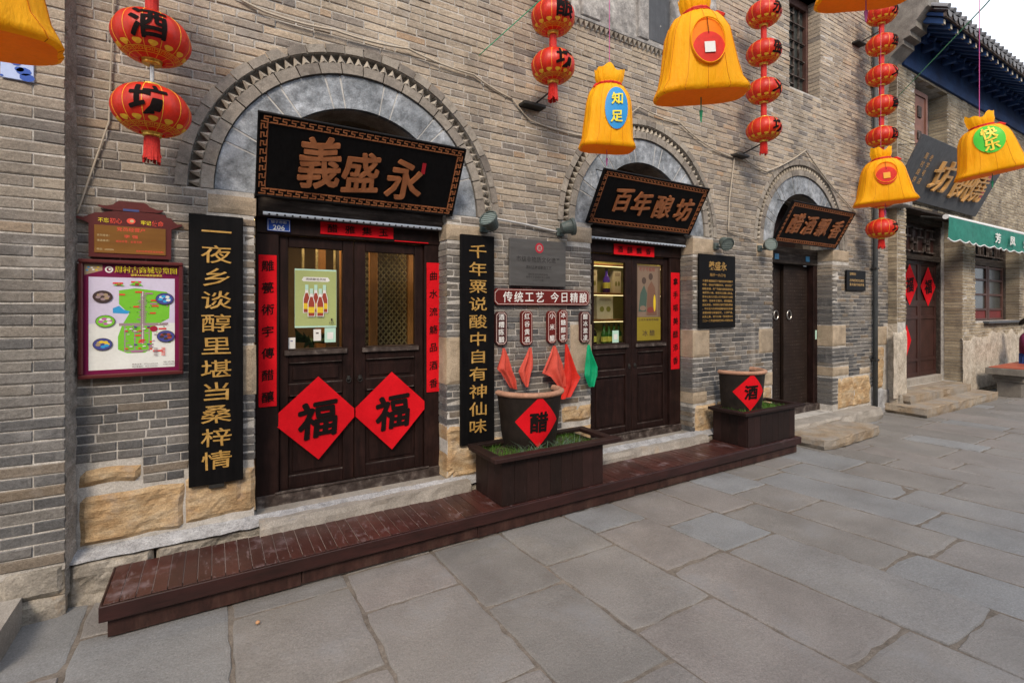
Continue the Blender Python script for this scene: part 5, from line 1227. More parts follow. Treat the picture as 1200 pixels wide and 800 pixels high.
bracket(2.55, 3.66, 3.69, 'iron bracket under the second string of lanterns'); bracket(5.70, 3.70, 3.77, 'iron bracket beside the lowest lantern of the third string')
bracket(8.76, 5.97, 6.03, 'iron bracket behind the long right lantern string'); bracket(-.32, 4.05, 4.1, 'iron bracket above the left lantern string')
bracket(8.95, 3.72, 3.72, 'small iron bracket low behind the long right lantern string')

# ---------------------------------------------------------------- inflated purse lanterns on cords over the street
def purse(c, w, h, yaw, label, badge=None, hole=False, tail=True, roll=0., seed=1, cord=1.2, tie=1, flare=.15, cr_=.0028):
    """c = centre of the bag body"""
    c = Vector(c); t = thing('purse_lantern', c, label, 'lantern', 'orange purse lanterns hung over the street')
    cy, sy = math.cos(yaw), math.sin(yaw); cr, sr = math.cos(roll), math.sin(roll)
    def W(x, y, z):
        x, z = x * cr - z * sr, x * sr + z * cr
        return Vector((c.x + x * cy - y * sy, c.y + x * sy + y * cy, c.z + z))
    secs = [(-.50, .47, .27, .3), (-.485, .50, .30, .4), (-.45, .49, .31, .7), (-.37, .462, .32, 1.), (-.22, .45, .325, 1.), (-.05, .44, .32, 1.), (.10, .43, .31, 1.), (.20, .40, .28, 1.2), (.265, .335, .23, 1.6), (.30, .255, .18, 2.), (.32, .245, .17, 2.),
            (.345, .275, .19, 1.8), (.40, .31, .20, 1.6), (.46, .315, .20, 1.5), (.50, .33, .19, 1.4)]
    secs = [(a, b * (1 + flare * (-a if a < .25 else -.25)) * (1 - .55 * flare * (a > .28)), c_, d) for a, b, c_, d in secs]
    N = 144
    def R(a, k, off=0.):
        zf, rx, ry, pl = secs[k]; e = 2.6 if k < 7 else 2.1
        ca, sa = math.cos(a), math.sin(a); r = 1 / (abs(ca) ** e + abs(sa) ** e) ** (1 / e)
        if k < 3: r *= 1 + .07 * (abs(math.sin(2 * a)) ** 3)          # blown-out bottom corners
        pleat = 1 + .035 * pl * abs(math.sin(a * 7 + .3)) ** .6 - .026 * pl
        r *= 1 + .018 * noise.noise(Vector((math.cos(a) * 2.5, math.sin(a) * 2.5, k * .45 + seed * 9))) * 1.6
        zz = zf * h + (.035 * h * math.sin(a * 3 + seed) + .02 * h * math.sin(a * 7 + seed) if k > 12 else 0)
        return ((rx * w + off) * r * ca * pleat, (ry * w + off) * r * sa * pleat, zz)
    m = MB(); m.grid(lambda u, v: W(*R(2 * PI * u, int(round(v * (len(secs) - 1))))), N, len(secs) - 1); m.build('bag', M_lfab, t, smooth=True)
    m = MB()
    for k in range(14):
        a = PI * (k + .5) * 2 / 14 - .3 / 7; m.tube([W(*R(a, i, .0008)) for i in range(0, 10)], .0011, 4, False)
    m.build('seam_line', flat((.55, .16, .004), .7), t)
    m = MB(); m.grid(lambda u, v: W(*[q * (v + .001) if i < 2 else q for i, q in enumerate(R(2 * PI * u, 0))]), 36, 3); m.build('base', M_lin, t, smooth=True)
    m = MB()
    for s in range(2): m.tube([W(*[q * (1.03) if i < 2 else q + s * .008 for i, q in enumerate(R(2 * PI * q_ / 36, 9))]) for q_ in range(37)], .009 * w / .5, 5, False)
    for s in (-1, 1): m.tube([W(*R(0 if tie > 0 else PI, 9)), W(tie * .26 * w, -.03, (.27 + .02 * s) * h), W(tie * .33 * w, -.05, (.20 + .05 * s) * h)], [.008, .016, .008], 5)
    m.build('tie_ribbon', M_red2, t)
    # front surface helper: point on the bag's -y side for x, z
    def F(x, z, off):
        zf = z / h; k = 0
        for i in range(len(secs) - 1):
            if secs[i][0] <= zf <= secs[i + 1][0]: k = i; break
        f = (zf - secs[k][0]) / (secs[k + 1][0] - secs[k][0]); rx = (secs[k][1] * (1 - f) + secs[k + 1][1] * f) * w; ry = (secs[k][2] * (1 - f) + secs[k + 1][2] * f) * w
        e = 2.6; y = ry * max(0, 1 - min(1, abs(x / rx)) ** e) ** (1 / e)
        return W(x, -(y * 1.022 + off), z)
    if badge:
        bm_, chs, cm, bx, bz, ra, rb = badge
        m = MB(); m.grid(lambda u, v: F(bx + ra * v * math.cos(2 * PI * u), bz + rb * v * math.sin(2 * PI * u), .006), 30, 5); m.build('badge', bm_, t, smooth=True)
        for k, ch in enumerate(chs):
            vs, fs = fat(ch, .02); m = MB(); sz = ra * 1.05; zz = bz + rb * (.42 if k == 0 else -.42)
            m.add([F(bx + v.x * sz, zz + (v.y + .1 * v.x) * sz, .014 + v.z * .05) for v in vs], fs); m.build('character', cm, t)
    if hole:
        hx, hz, ra, rb = hole
        m = MB(); m.grid(lambda u, v: F(hx + ra * v * math.cos(2 * PI * u), hz + rb * v * math.sin(2 * PI * u), .004 - .0 * v), 30, 5); m.build('opening', M_lin, t, smooth=True)
        m = MB(); m.grid(lambda u, v: F(hx + ra * (.97 + .06 * v) * math.cos(2 * PI * u), hz + rb * (.97 + .06 * v) * math.sin(2 * PI * u), .010 + .008 * math.sin(PI * v)), 36, 3); m.build('opening_hem', M_lfab, t, smooth=True)
        m = MB(); q = ra * .93; m.grid(lambda u, v: F(hx + q * v * math.cos(2 * PI * u), hz - rb * .34 + q * v * math.sin(2 * PI * u), .010), 30, 4); m.build('coin', M_red2, t, smooth=True)
        m = MB(); s = q * .33; m.grid(lambda u, v: F(hx + s * (2 * u - 1), hz - rb * .34 + s * (2 * v - 1), .016), 2, 2); m.build('coin_centre', C_lt if seed == 2 else C_lgold2, t)
        m = MB(); m.tube([F(hx, hz + rb, .014), F(hx, hz + rb * .25, .014)], .0015, 4); m.build('seam', M_ink, t)
    top = W(0, 0, .47 * h)
    m = MB(); m.tube([top - Vector((0, 0, .05)), top + Vector((0, 0, cord))], cr_, 5); m.build('cord', flat((.55, .08, .30)), t)
    if tail:
        b = W(0, 0, -.5 * h); m = MB(); m.tube([b, b - Vector((0, 0, .07))], .003, 5); m.tube([b - Vector((0, 0, .07)), b - Vector((0, 0, .13))], [.010, .003], 6); m.build('tail', flat((.35, .08, .25) if seed % 2 else (.02, .25, .12)), t)
    return t
C_bd = flat((.02, .26, .62), .4); C_gn = flat((.05, .50, .03), .4); C_lgold2 = flat((.75, .35, .03), .4); C_gy2 = flat((.85, .62, .05), .4)
AA = math.atan2
purse((2.74, -.88, 3.36), .42, .64, math.radians(-26), 'yellow purse lantern with blue oval badge 知足 before the second arch', (C_bd, '知足', C_yel2, .03, -.03, .095, .17), roll=math.radians(-2), seed=1, tie=-1)
purse((2.135, -2.22, 3.10), .385, .52, math.radians(-30), 'large orange purse lantern with open front showing a red coin', None, (.0, -.035, .085, .115), roll=math.radians(4), seed=2, flare=.5)
purse((5.58, -1.66, 3.04), .425, .53, math.radians(-50), 'small orange purse lantern overlapping the long right lantern string', None, (-.02, .01, .09, .10), roll=math.radians(4), seed=3, flare=.5, cr_=.0015)
purse((6.13, -2.26, 3.27), .45, .55, math.radians(-55), 'orange purse lantern with green badge 快乐 near the right edge', (C_gn, '快乐', C_gy2, -.02, .02, .11, .13), roll=math.radians(10), seed=4, flare=.4)
purse((3.04, -2.60, 3.70), .45, .52, math.radians(-40), 'orange purse lantern cut by the photo top near the right', None, None, seed=5)
purse((-.655, -1.95, 2.77), .45, .56, math.radians(10), 'orange purse lantern cut by the top left corner of the photo', None, None, seed=6, roll=math.radians(6))
# cords crossing the street
def cable(pts, r, m_, label, sag=0., n=12, name='cable', cat='cable', group=None):
    P = []
    for a, b in zip(pts, pts[1:]):
        a, b = Vector(a), Vector(b)
        for k in range(n): q = k / n; p = a.lerp(b, q); p.z -= sag * 4 * q * (1 - q) * (b - a).length; P.append(p)
    P.append(Vector(pts[-1])); m = MB(); m.tube(P, r, 5); o = m.build(name, m_, smooth=True); tag(o, label, cat, group); return o
C_cg = flat((.02, .35, .18), .5)
cable([(10.2, .0, 5.42), (6.10, -2.26, 4.55), (4.6, -3.1, 4.3)], .006, C_cg, 'green cord stretched from the far wall over the street at the right', .0)
cable([(2.74, -.88, 4.75), (2.0, -.03, 3.98)], .004, C_cg, 'green cord from the lantern hook up over the second string', .0)
cable([(2.57, -.02, 4.46), (3.3, -1.6, 5.3), (4.2, -3.4, 5.9)], .004, C_cg, 'thin green cord rising from the wall above the second string')
cable([(3.02, -2.62, 4.4), (2.06, -2.2, 4.45), (-.62, -1.95, 4.2), (-2, -3.5, 4.2)], .005, flat((.5, .1, .3)), 'pink cord carrying the near purse lanterns above the photo', .02)

# ---------------------------------------------------------------- cables, flood lamps, pipe on the wall
cable([(-.10, -.02, 3.98), (.30, -.03, 3.84), (.78, -.045, 3.84), (1.35, -.04, 3.86), (1.95, -.03, 3.80), (2.35, -.02, 3.68)], .009, M_cable, 'old pale cable running over the first arch', .03, group='old cables stapled along the wall')
cable([(2.35, -.02, 3.68), (2.55, -.02, 3.52), (3.3, -.02, 3.50), (3.95, -.04, 3.94), (4.6, -.03, 3.90), (5.1, -.03, 3.72), (5.7, -.02, 3.66)], .008, M_cable, 'old cable over the second arch between two brackets', .03, group='old cables stapled along the wall')
cable([(5.75, -.03, 3.70), (6.3, -.03, 3.58), (7.25, -.04, 4.02), (8.4, -.03, 3.42), (9.0, -.02, 3.2)], .009, M_cable, 'old cable looped over the third arch', .03, group='old cables stapled along the wall')
cable([(2.12, -.05, 2.56), (2.45, -.03, 2.54), (2.85, -.03, 2.50)], .010, flat((.45, .46, .47)), 'grey conduit between the first two flood lamps')
cable([(5.62, -.03, 3.64), (5.52, -.03, 3.1), (5.50, -.03, 2.72), (6.05, -.04, 2.66)], .008, M_cable, 'pale cable dropping to the lamp left of the third arch', .0)
cable([(-.70, -.02, 2.32), (-.55, -.02, 2.9), (-.52, -.03, 3.9)], .006, M_cable, 'thin cable rising behind the left lantern string')
def flood(x, z, az, el, label, s=1.):
    t = thing('flood_lamp', (x, -.02, z), label, 'lamp', 'round green flood lamps on the wall')
    d = Vector((math.cos(el) * math.cos(az), math.cos(el) * math.sin(az), math.sin(el))); q = d.to_track_quat('Z', 'Y'); o = Vector((x, -.14, z))
    def tf(v): return o + q @ v
    m = MB(tf); m.lathe((0, 0, 0), [(0, -.07), (.045, -.065), (.06, -.03), (.068, .03), (.082, .035), (.084, .06), (.074, .062), (.07, .05), (0, .05)], 20); m.build('head', M_lamp, t, smooth=False)
    m = MB(tf); m.lathe((0, 0, 0), [(0, .052), (.069, .051)], 20)
    for k in range(-2, 3): m.box(-.06, .06, -.004 + k * .024, .004 + k * .024, .052, .058)
    m.build('lens', M_lampglass, t)
    m = MB(); m.box(x - .04, x + .04, -.03, 0, z - .07, z + .01, .004); m.tube([(x, -.02, z - .03), (x, -.09, z - .05), tuple(o - Vector((0, 0, .03)))], .012, 6); m.build('mount', M_lamp, t)
flood(2.06, 2.50, math.radians(-150), math.radians(35), 'dark green flood lamp at the right foot of the first arch')
flood(2.90, 2.53, math.radians(-20), math.radians(10), 'dark green flood lamp turned right at the left foot of the second arch')
flood(5.28, 2.55, math.radians(-110), math.radians(-30), 'green flood lamp facing down above the black history plaque')
flood(6.18, 2.58, math.radians(-120), math.radians(5), 'green flood lamp at the left foot of the third arch')
m = MB(); m.tube([(9.30, -.06, .0), (9.30, -.06, 7.2)], .035, 10); o = m.build('drain_pipe', M_pipe, smooth=True); tag(o, 'dark upright drain pipe at the right end of the shop front', 'pipe')
m = MB()
for z in (.9, 2.4, 3.9, 5.4): m.box(9.25, 9.35, -.10, 0, z, z + .03, .003)
m.build('clamp', M_iron, o)
# upper window of the shop
t = thing('upper_window', (7.3, .2, 4.9), 'narrow dark lattice window high on the shop wall above the third arch', 'window')
m = MB(); a, b, c, d = WIN; y0 = .17
for (p, q, r, s) in ((a, a + .05, c, d), (b - .05 - .0, b, c, d), (a + .05, b - .05, c, c + .05), (a + .05, b - .05, d - .12, d)): m.box(p, q, y0, y0 + .08, r, s, .005)
m.build('frame', M_redwood, t)
m = MB(); m.box(a + .05, b - .05, y0 + .06, y0 + .07, c + .05, d - .12); m.build('glass_pane', mat('dark_glass', [(0, (.03, .035, .035)), (1, (.06, .065, .06))], bump=.1, rough=.25, spec=.25), t)
m = MB(); w = (b - a - .1)
for k in range(1, 5): m.box(a + .05 + w * k / 5 - .007, a + .05 + w * k / 5 + .007, y0 + .03, y0 + .055, c + .05, d - .12)
for k in range(0, 9): m.box(a + .05 + w * (k % 2) * .4, a + .05 + w * ((k % 2) * .4 + .6), y0 + .025, y0 + .05, c + .2 + k * .13, c + .214 + k * .13)
m.build('lattice', M_worn, t)
m = MB(); m.box(a - .02, b + .02, .0 + .002, .3, d, d + .10, .004); m.build('head', M_beam, t)

# ---------------------------------------------------------------- the second house
YB = -.137
h2 = thing('second_house', (13, 0, 0), 'tan brick house with deep blue painted eaves beyond the shop', 'house')
O1 = (10.22, 12.78, .3, 3.55); O2 = (13.45, 16.3, 1.50, 3.5); O3 = (10.57, 12.02, 4.62, 5.86)
m = MB(); plate(m, [(9.9, -.04), (24, -.04), (24, 6.6), (9.9, 6.6)], [[(O[0] - .012, O[2] - .01), (O[1] + .012, O[2] - .01), (O[1] + .012, O[3]), (O[0] - .012, O[3])] for O in (O1, O2, O3)], YB, .35)
w2 = m.build('wall', M_mortar, h2)
BME2 = []
for vs, fs in BSH:
    me = bpy.data.meshes.new('brick'); me.from_pydata(vs, [], fs); me.materials.append(M_brick2); BME2.append(me)
bb = fill_bricks((9.9, 19), .0, 6.6, .061, .25, [O1, O2, O3, (9.9, 10.22, 0, 1.5)])
mb = MB(); j2 = [O1[0], O1[1], O2[0], O2[1], O3[0], O3[1]]
for b in bb: brick_out(b, mb, w2, False, y0=YB, deep=j2)
# the pier's left flank and the reveals' edges
z = 1.5
while z < 6.5:
    mb.rv = random.random(); mb.box(9.888, 9.93, YB + .004, -.002, z + .004, z + .062); z += .066
mb.build('brick', M_brick2, w2, kind='stuff')
# plaster skirts
def plaster(x0, x1, z0, z1, y, seed, m_=M_plaster):
    mb = MB()
    def P(u, v):
        top = z1 + .16 * fr((u * (x1 - x0) * 1.3, seed, 0), 2.2) + .05 * fr((u * (x1 - x0) * 5, seed, 0), 2.); return (x0 + (x1 - x0) * u, y - .012 - .02 * max(0, fr((u * 6, v * 4, seed), 1.6)) + (.02 if v > .97 else 0), z0 + (top - z0) * v)
    mb.grid(P, max(8, int((x1 - x0) * 14)), 20); return mb.build('plaster_skirt', m_, w2, smooth=True)
plaster(12.75, 19, .1, 1.25, YB, 3); plaster(9.72, 10.22, .25, 1.40, YB, 4); plaster(9.35, 9.9, .0, .40, -.01, 5, M_cement)
rough('pier_foot', 9.90, 10.22, -.02, .3, YB - .05, .1, .02, M_plinth, w2, seed=91)
m = MB(); m.box(9.885, 9.9, YB, .0, 0, 1.5); m.build('flank_plaster', M_plaster, w2)
# door of the second house
t = thing('double_door', (11.5, .3, .3), 'dark red-brown double door with red diamonds at the second house', 'door')
y0 = .27
m = MB(); m.box(O1[0], 11.0, y0 - .02, y0 + .06, .3, 3.5, .006); m.build('side_panel', M_door, t)
m = MB(); m.box(12.95 - .2, 12.82, y0 - .06, y0 + .06, .3, 3.5, .006); m.build('frame_post', M_beam, t)
M_rdoor = mat('old_red_door', [(0, (.030, .012, .010)), (1, (.055, .022, .018))], vary=.3, bump=.3, rough=.5, overlays=[((.15, .1, .08), 15, .68, .78, .4)])
for a, b in ((11.0, 11.92), (11.93, 12.74)):
    lf = MB(); s = .07
    for r0, r1 in ((.42, .50), (.72, .78), (1.55, 1.62), (1.80, 1.92), (2.62, 2.70)): lf.box(a + s, b - s, y0, y0 + .04, r0, r1, .004)
    lf.box(a, a + s, y0, y0 + .04, .42, 2.70, .004); lf.box(b - s, b, y0, y0 + .04, .42, 2.70, .004); L = lf.build('leaf', M_worn if False else M_rdoor, t)
    for p0, p1 in ((.50, .72), (.78, 1.55), (1.62, 1.80), (1.92, 2.62)):
        m = MB(); m.box(a + s, b - s, y0 + .018, y0 + .035, p0, p1); m.build('panel', M_rdoor, L)
m = MB(); m.box(O1[0], O1[1], y0 - .07, y0 + .05, 2.70, 2.80, .005); m.box(O1[0], O1[1], y0 - .09, y0 + .05, 3.42, 3.55, .005); m.build('transom_bar', M_beam, t)
m = MB(); m.box(O1[0], O1[1], y0 + .05, y0 + .06, 2.8, 3.42); m.build('transom_panel', M_rdoor, t)
m = MB()
for k in range(3):
    xa = 11.05 + k * .58
    for (p, q, r, s) in ((0, .5, .05, .08), (0, .5, .5, .53), (0, .03, .05, .53), (.2, .23, .08, .36), (.23, .5, .33, .36), (.34, .37, .36, .5), (0, .2, .22, .25)): m.box(xa + p, xa + q, y0, y0 + .045, 2.82 + r, 2.82 + s)
m.build('transom_lattice', M_worn, t)
m = MB(); m.box(O1[0], O1[1], y0 - .08, y0 + .06, .28, .42, .01); m.build('threshold', M_step, t)
def dia(xc, zc, rx, rz, y, label, ch=True, n='paper_diamond'):
    m = MB(); m.add([(xc - rx, y, zc), (xc, y, zc - rz), (xc + rx, y, zc), (xc, y, zc + rz), (xc, y + .001, zc)], [(0, 1, 4), (1, 2, 4), (2, 3, 4), (3, 0, 4)]); o = m.build(n, M_red); tag(o, label, 'decoration')
    if ch: m = MB(); write(m, '福', xc, zc, y - .004, rx * .95, rz * .75, .03, 0, .1, .3); m.build('character', M_ink, o)
dia(11.48, 2.22, .36, .40, y0 - .006, 'red diamond with 福 on the left leaf of the second house door'); dia(12.33, 2.20, .36, .40, y0 - .006, 'red diamond with 福 on the right leaf of the second house door')
dia(11.35, 1.15, .20, .30, y0 - .006, 'small red paper low on the left leaf of the second house door', False)
# lower window
t = thing('lattice_window', (14.9, .1, 1.5), 'tall red-brown window with eight panes in the second house', 'window')
y0 = .10
m = MB(); m.box(O2[0], 14.05, y0, y0 + .06, 1.5, 3.5); m.box(16.15, 16.3, y0, y0 + .06, 1.5, 3.5); m.box(14.05, 16.15, y0, y0 + .06, 2.72, 2.88, .004); m.box(14.05, 16.15, y0, y0 + .06, 3.42, 3.5); m.build('frame', M_beam, t)
for a, b in ((14.08, 15.08), (15.11, 16.12)):
    m = MB()
    for (p, q, r, s) in ((a, a + .09, 1.5, 2.72), (b - .09, b, 1.5, 2.72)): m.box(p, q, y0, y0 + .05, r, s, .004)
    for r in (1.5, 1.72, 2.05, 2.38, 2.66): m.box(a + .09, b - .09, y0, y0 + .05, r, r + .045, .003)
    L = m.build('sash', M_redwood, t)
    m = MB(); m.box(a + .09, b - .09, y0 + .02, y0 + .03, 1.545, 1.72); m.build('panel', mat('red_panel', [(0, (.12, .02, .02)), (1, (.17, .03, .03))], bump=.2), L)
    m = MB(); m.box(a + .09, b - .09, y0 + .03, y0 + .035, 1.765, 2.70); m.build('glass_pane', MATS['dark_glass'], L)
m = MB()
for k in range(4):
    xa = 14.1 + k * .52
    for (p, q, r, s) in ((0, .45, .03, .06), (0, .03, .06, .5), (.2, .23, .06, .5), (.23, .45, .25, .28), (.42, .45, .28, .5)): m.box(xa + p, xa + q, y0, y0 + .04, 2.9 + r, 2.9 + s)
m.build('transom_lattice', M_worn, t)
m = MB(); m.box(13.9, 16.5, YB - .10, YB + .02, 1.44, 1.49, .006); m.build('window_ledge', M_slate, t)
# upper window with an open shutter
t = thing('upper_window', (11.6, .1, 4.6), 'upper window with open red-brown shutter in the second house', 'window')
m = MB(); m.box(O3[0], O3[1], .26, .30, O3[2], O3[3]); m.build('dark_opening', MATS['dark_glass'], t)
m = MB(); m.box(O3[0], 10.80, -.05, .0, O3[2], 5.72, .004); m.box(10.80, 11.38, -.05, .0, 4.62, 4.70); m.box(11.30, 11.38, -.05, .0, 4.7, 5.72); m.box(10.80, 11.30, -.05, .0, 5.64, 5.72); M_shut = mat('shutter_wood', [(0, (.15, .065, .045)), (1, (.23, .11, .08))], vary=.25, bump=.3, rough=.6); m.build('shutter_frame', M_shut, t)
m = MB(); m.box(10.80, 11.30, -.03, -.015, 4.7, 5.64); m.build('shutter_panel', M_shut, t)
m = MB(); m.box(10.97, 11.12, -.05, -.03, 5.25, 5.45); m.box(10.97, 11.12, -.05, -.03, 4.85, 5.0); m.build('shutter_boss', M_worn, t)
m = MB(); m.box(10, 18, .40, .42, .2, 6.2); m.build('black_backing', M_black, h2)  # black sheet added for the darkness inside, closing the view through the house
# corbel carrying the eaves
prof = [(0, 5.35), (.02, 5.55), (.07, 5.75), (.16, 5.93), (.30, 6.05), (.33, 6.06), (.33, 6.14), (.42, 6.16), (.42, 6.24), (.50, 6.27), (.50, 6.36), (.62, 6.50), (.66, 6.52), (.66, 6.75), (.6, 6.95), (0, 6.95)]
m = MB(); n = len(prof); xa, xb = 9.60, 10.02
vs = [(xa, YB * .0 - d, z) for d, z in prof] + [(xb, -d, z) for d, z in prof]
m.add(vs, [(i, (i + 1) % n, (i + 1) % n + n, i + n) for i in range(n)] + [tuple(range(n))[::-1], tuple(range(n, 2 * n))])
o = m.build('eave_corbel', mat('corbel_stone', [(0, (.13, .12, .11)), (1, (.26, .245, .22))], nscale=5, vary=.3, bump=.7, bscale=14, bdist=.01, rough=.9), h2)
# roof: boards, rafters, tiles
ex0, ex1 = 9.75, 24.0; ey, ez = -.80, 6.32; sl = (6.78 - 6.32) / .8
Zr = lambda y: ez + (y - ey) * sl
m = MB(); m.add([(ex0, ey, ez), (ex1, ey, ez), (ex1, 4, Zr(4)), (ex0, 4, Zr(4)), (ex0, ey, ez + .05), (ex1, ey, ez + .05), (ex1, 4, Zr(4) + .05), (ex0, 4, Zr(4) + .05)], [(0, 1, 2, 3), (4, 5, 6, 7), (0, 1, 5, 4), (0, 3, 7, 4), (1, 2, 6, 5)]); rf = m.build('roof_deck', M_blue, h2)
x = ex0 + .1
while x < 20:
    m = MB(); m.rv = 0; r = .045
    for yy0, yy1, dz in ((ey + .02, -.02, -.06),): m.add([(x - r, yy0, Zr(yy0) + dz - r), (x + r, yy0, Zr(yy0) + dz - r), (x + r, yy0, Zr(yy0) + dz + r), (x - r, yy0, Zr(yy0) + dz + r), (x - r, yy1, Zr(yy1) + dz - r), (x + r, yy1, Zr(yy1) + dz - r), (x + r, yy1, Zr(yy1) + dz + r), (x - r, yy1, Zr(yy1) + dz + r)], [(0, 1, 5, 4), (1, 2, 6, 5), (2, 3, 7, 6), (3, 0, 4, 7)])
    o = m.build('rafter', M_rafter, rf)
    m = MB(); yy = ey + .017; m.add([(x - r * .8, yy, Zr(yy) - .06 - r * .8), (x + r * .8, yy, Zr(yy) - .06 - r * .8), (x + r * .8, yy, Zr(yy) - .06 + r * .8), (x - r * .8, yy, Zr(yy) - .06 + r * .8), (x - r * .8, yy + .03, Zr(yy) - .06 - r * .8), (x + r * .8, yy + .03, Zr(yy) - .06 - r * .8)], [(0, 1, 2, 3), (0, 4, 5, 1)]); m.build('rafter_end', M_rafterend, rf)
    # lower round rafter stub set back under the flying rafter
    m = MB(); m.tube([(x, -.40, Zr(-.40) - .16), (x, .0, Zr(0) - .16)], .04, 7); m.build('round_rafter', M_rafter, rf)
    x += .27
m = MB(); m.box(ex0, 22, -.30, -.24, Zr(-.3) - .22, Zr(-.3) - .14); m.build('purlin', M_rafter, rf)
m = MB(); m.box(ex0, ex1, ey - .03, ey, ez - .01, ez + .055); m.build('eave_board', M_worn, rf)
x = ex0; tiles = []
tm = MB(); tm.lathe((0, 0, 0), [(.062, 0), (.058, 1.0)], 8, 0, PI); tm.v = [Vector((v.x, v.z, v.y)) for v in tm.v]
tm.add([(.062 * math.cos(PI * k / 8), 0, .062 * math.sin(PI * k / 8)) for k in range(9)], [tuple(range(9))]); o = tm.build('ridge_tile', M_tile, rf, origin=(0, 0, 0)); tme = o.data; bpy.data.objects.remove(o)
pm_ = MB(); pm_.grid(lambda u, v: (-.085 + .17 * u, v * 1.0, -.03 * math.sin(PI * u)), 6, 1); pm_.add([(-.085, 0, 0), (.085, 0, 0), (.06, -.012, -.055), (0, -.015, -.075), (-.06, -.012, -.055)], [(0, 1, 2, 3, 4)]); o = pm_.build('pan_tile', M_tile, rf, origin=(0, 0, 0)); pme = o.data; bpy.data.objects.remove(o)
k = 0
while x < 19:
    put('cover_tile', tme, rf, (x, ey - .06, ez + .10), (1, 2.4, 1), (math.atan(sl), 0, 0)); put('pan_tile', pme, rf, (x + .11, ey - .05, ez + .085), (1.1, 2.4, 1), (math.atan(sl), 0, 0)); x += .22; k += 1
m = MB(); m.box(10.03, 24, YB - .05, YB + .01, 5.90, 6.05, .006); m.box(10.03, 24, YB - .03, YB + .01, 6.052, 6.62); m.build('wall_plate', M_blue, h2)
for k in range(30):
    m = MB(); x = 10.3 + k * .45; m.box(x, x + .10, YB - .22, YB - .031, 6.30, 6.42, .01); m.build('beam_end', M_rafter, h2)
# slate sign board of the second house
t, tf2 = name_board(11.40, 3.70, 3.62, 4.50, .20, .62, [], 'wide slate board with carved characters 坊餅燒 leaning over the second house door', face=M_slate)
HB = math.hypot(.42, .88)
for ch, x, s in (('坊', -.55, .80), ('餅', .42, .78), ('燒', 1.15, .78)):
    m = MB(tf2); write(m, ch, x * .95, HB * .50, -.006, s, s * .72, .0, .03, .15, .3); m.build('character', mat('sign_gilt', [(0, (.45, .24, .08)), (1, (.62, .36, .13))], vary=.15, bump=.1, rough=.5), t)
m = MB(tf2)
for x in (-1.42, -1.22):
    for k in range(4): write(m, '周村烧饼老字号店'[k + (4 if x > -1.3 else 0)], x, HB * (.72 - k * .13), -.005, .12, .11, .01)
m.build('small_characters', MATS['sign_gilt'], t)
m = MB(tf2); m.box(1.45, 1.58, -.006, -.0005, HB * .35, HB * .50); m.box(1.40, 1.52, -.006, -.0005, HB * .70, HB * .82); m.build('seal', flat((.40, .06, .08)), t)
m = MB(); m.box(9.72, 10.05, -.30, .0, 3.46, 3.76, .02); o = m.build('carved_bracket', M_relief, h2)
m = MB(); m.box(10.05, 13.4, -.14, .1, 3.50, 3.62, .01); m.build('canopy_beam', M_beam, h2)
# awning
t = thing('awning', (13, -.55, 3.0), 'closed green awning with scalloped edge and white lettering at the right edge', 'awning')
ya = -.52; xa, xb = 10.72, 17.5
m = MB(); m.tube([(xa, ya, 3.33), (xb, ya, 3.36)], .045, 8); m.build('roller', M_white, t)
m = MB(); NW = int((xb - xa) / .07)
def P(u, v):
    x = xa + (xb - xa) * u; return (x, ya - .05 - .02 * math.sin(x * 4) * v, 3.32 - v * (.36 + .045 * abs(math.sin((x - xa) * PI / .42))))
m.grid(P, NW, 3); m.build('valance', M_awn, t, smooth=True)
m = MB(); m.tube([Vector(P(k / NW, 1)) for k in range(NW + 1)], .012, 4); m.build('scallop_edge', M_white, t)
for k, c in enumerate('芳凤烧饼'):
    m = MB(); write(m, c, 13.0 + k * .85, 3.12, ya - .085, .33, .20, .03); m.build('character', C_w, t)
m = MB(); m.tube([(xa + .1, ya, 3.3), (xa + .1, YB, 3.4)], .02, 6); m.tube([(xb - .1, ya, 3.3), (xb - .1, YB, 3.4)], .02, 6); m.build('arm', M_iron, t)
# steps of the second house
stone('stone_step', [(9.72, .12), (9.72, -.60), (12.95, -.62), (13.05, -.1), (13.0, .12)], .0, .155, M_step2, 'lower stone step before the second house door', 13, .02, 'stone steps of the second house')
stone('stone_step', [(10.0, .14), (9.95, -.30), (12.6, -.32), (12.7, .14)], .155, .30, M_step2, 'upper stone step before the second house door', 14, .02, 'stone steps of the second house')
# stone bench with red top and somebody's sleeve at the very edge
t = thing('stone_bench', (14.7, -.9, 0), 'grey stone bench with a red top at the right edge', 'bench')
def bpt(u, z):    # ground position under pixel column u at height z is worked out from the street side
    return u
bx0, bx1, by0, by1 = 13.35, 15.6, -.92, -.32
m = MB(); m.box(bx0, bx1, by0, by1, .44, .575, .01); m.build('slab', M_bench, t)
m = MB(); m.box(bx0 + .04, bx1 - .04, by0 + .04, by1 - .04, .5755, .59, .004); m.build('red_top', M_benchtop, t)
for a, b, z0_, z1_ in ((bx0 + .12, bx0 + .62, .36, .44), (bx0 + .17, bx0 + .57, .30, .36)): m = MB(); m.box(a, b, by0 + .08, by1 - .08, z0_, z1_, .008); m.build('leg_moulding', M_bench, t)
m = MB(); m.box(bx0 + .2, bx0 + .54, by0 + .12, by1 - .12, .0, .30, .008); m.build('leg', M_bench, t)
m = MB(); m.box(bx1 - .7, bx1 - .3, by0 + .12, by1 - .12, .0, .44, .008); m.build('leg', M_bench, t)
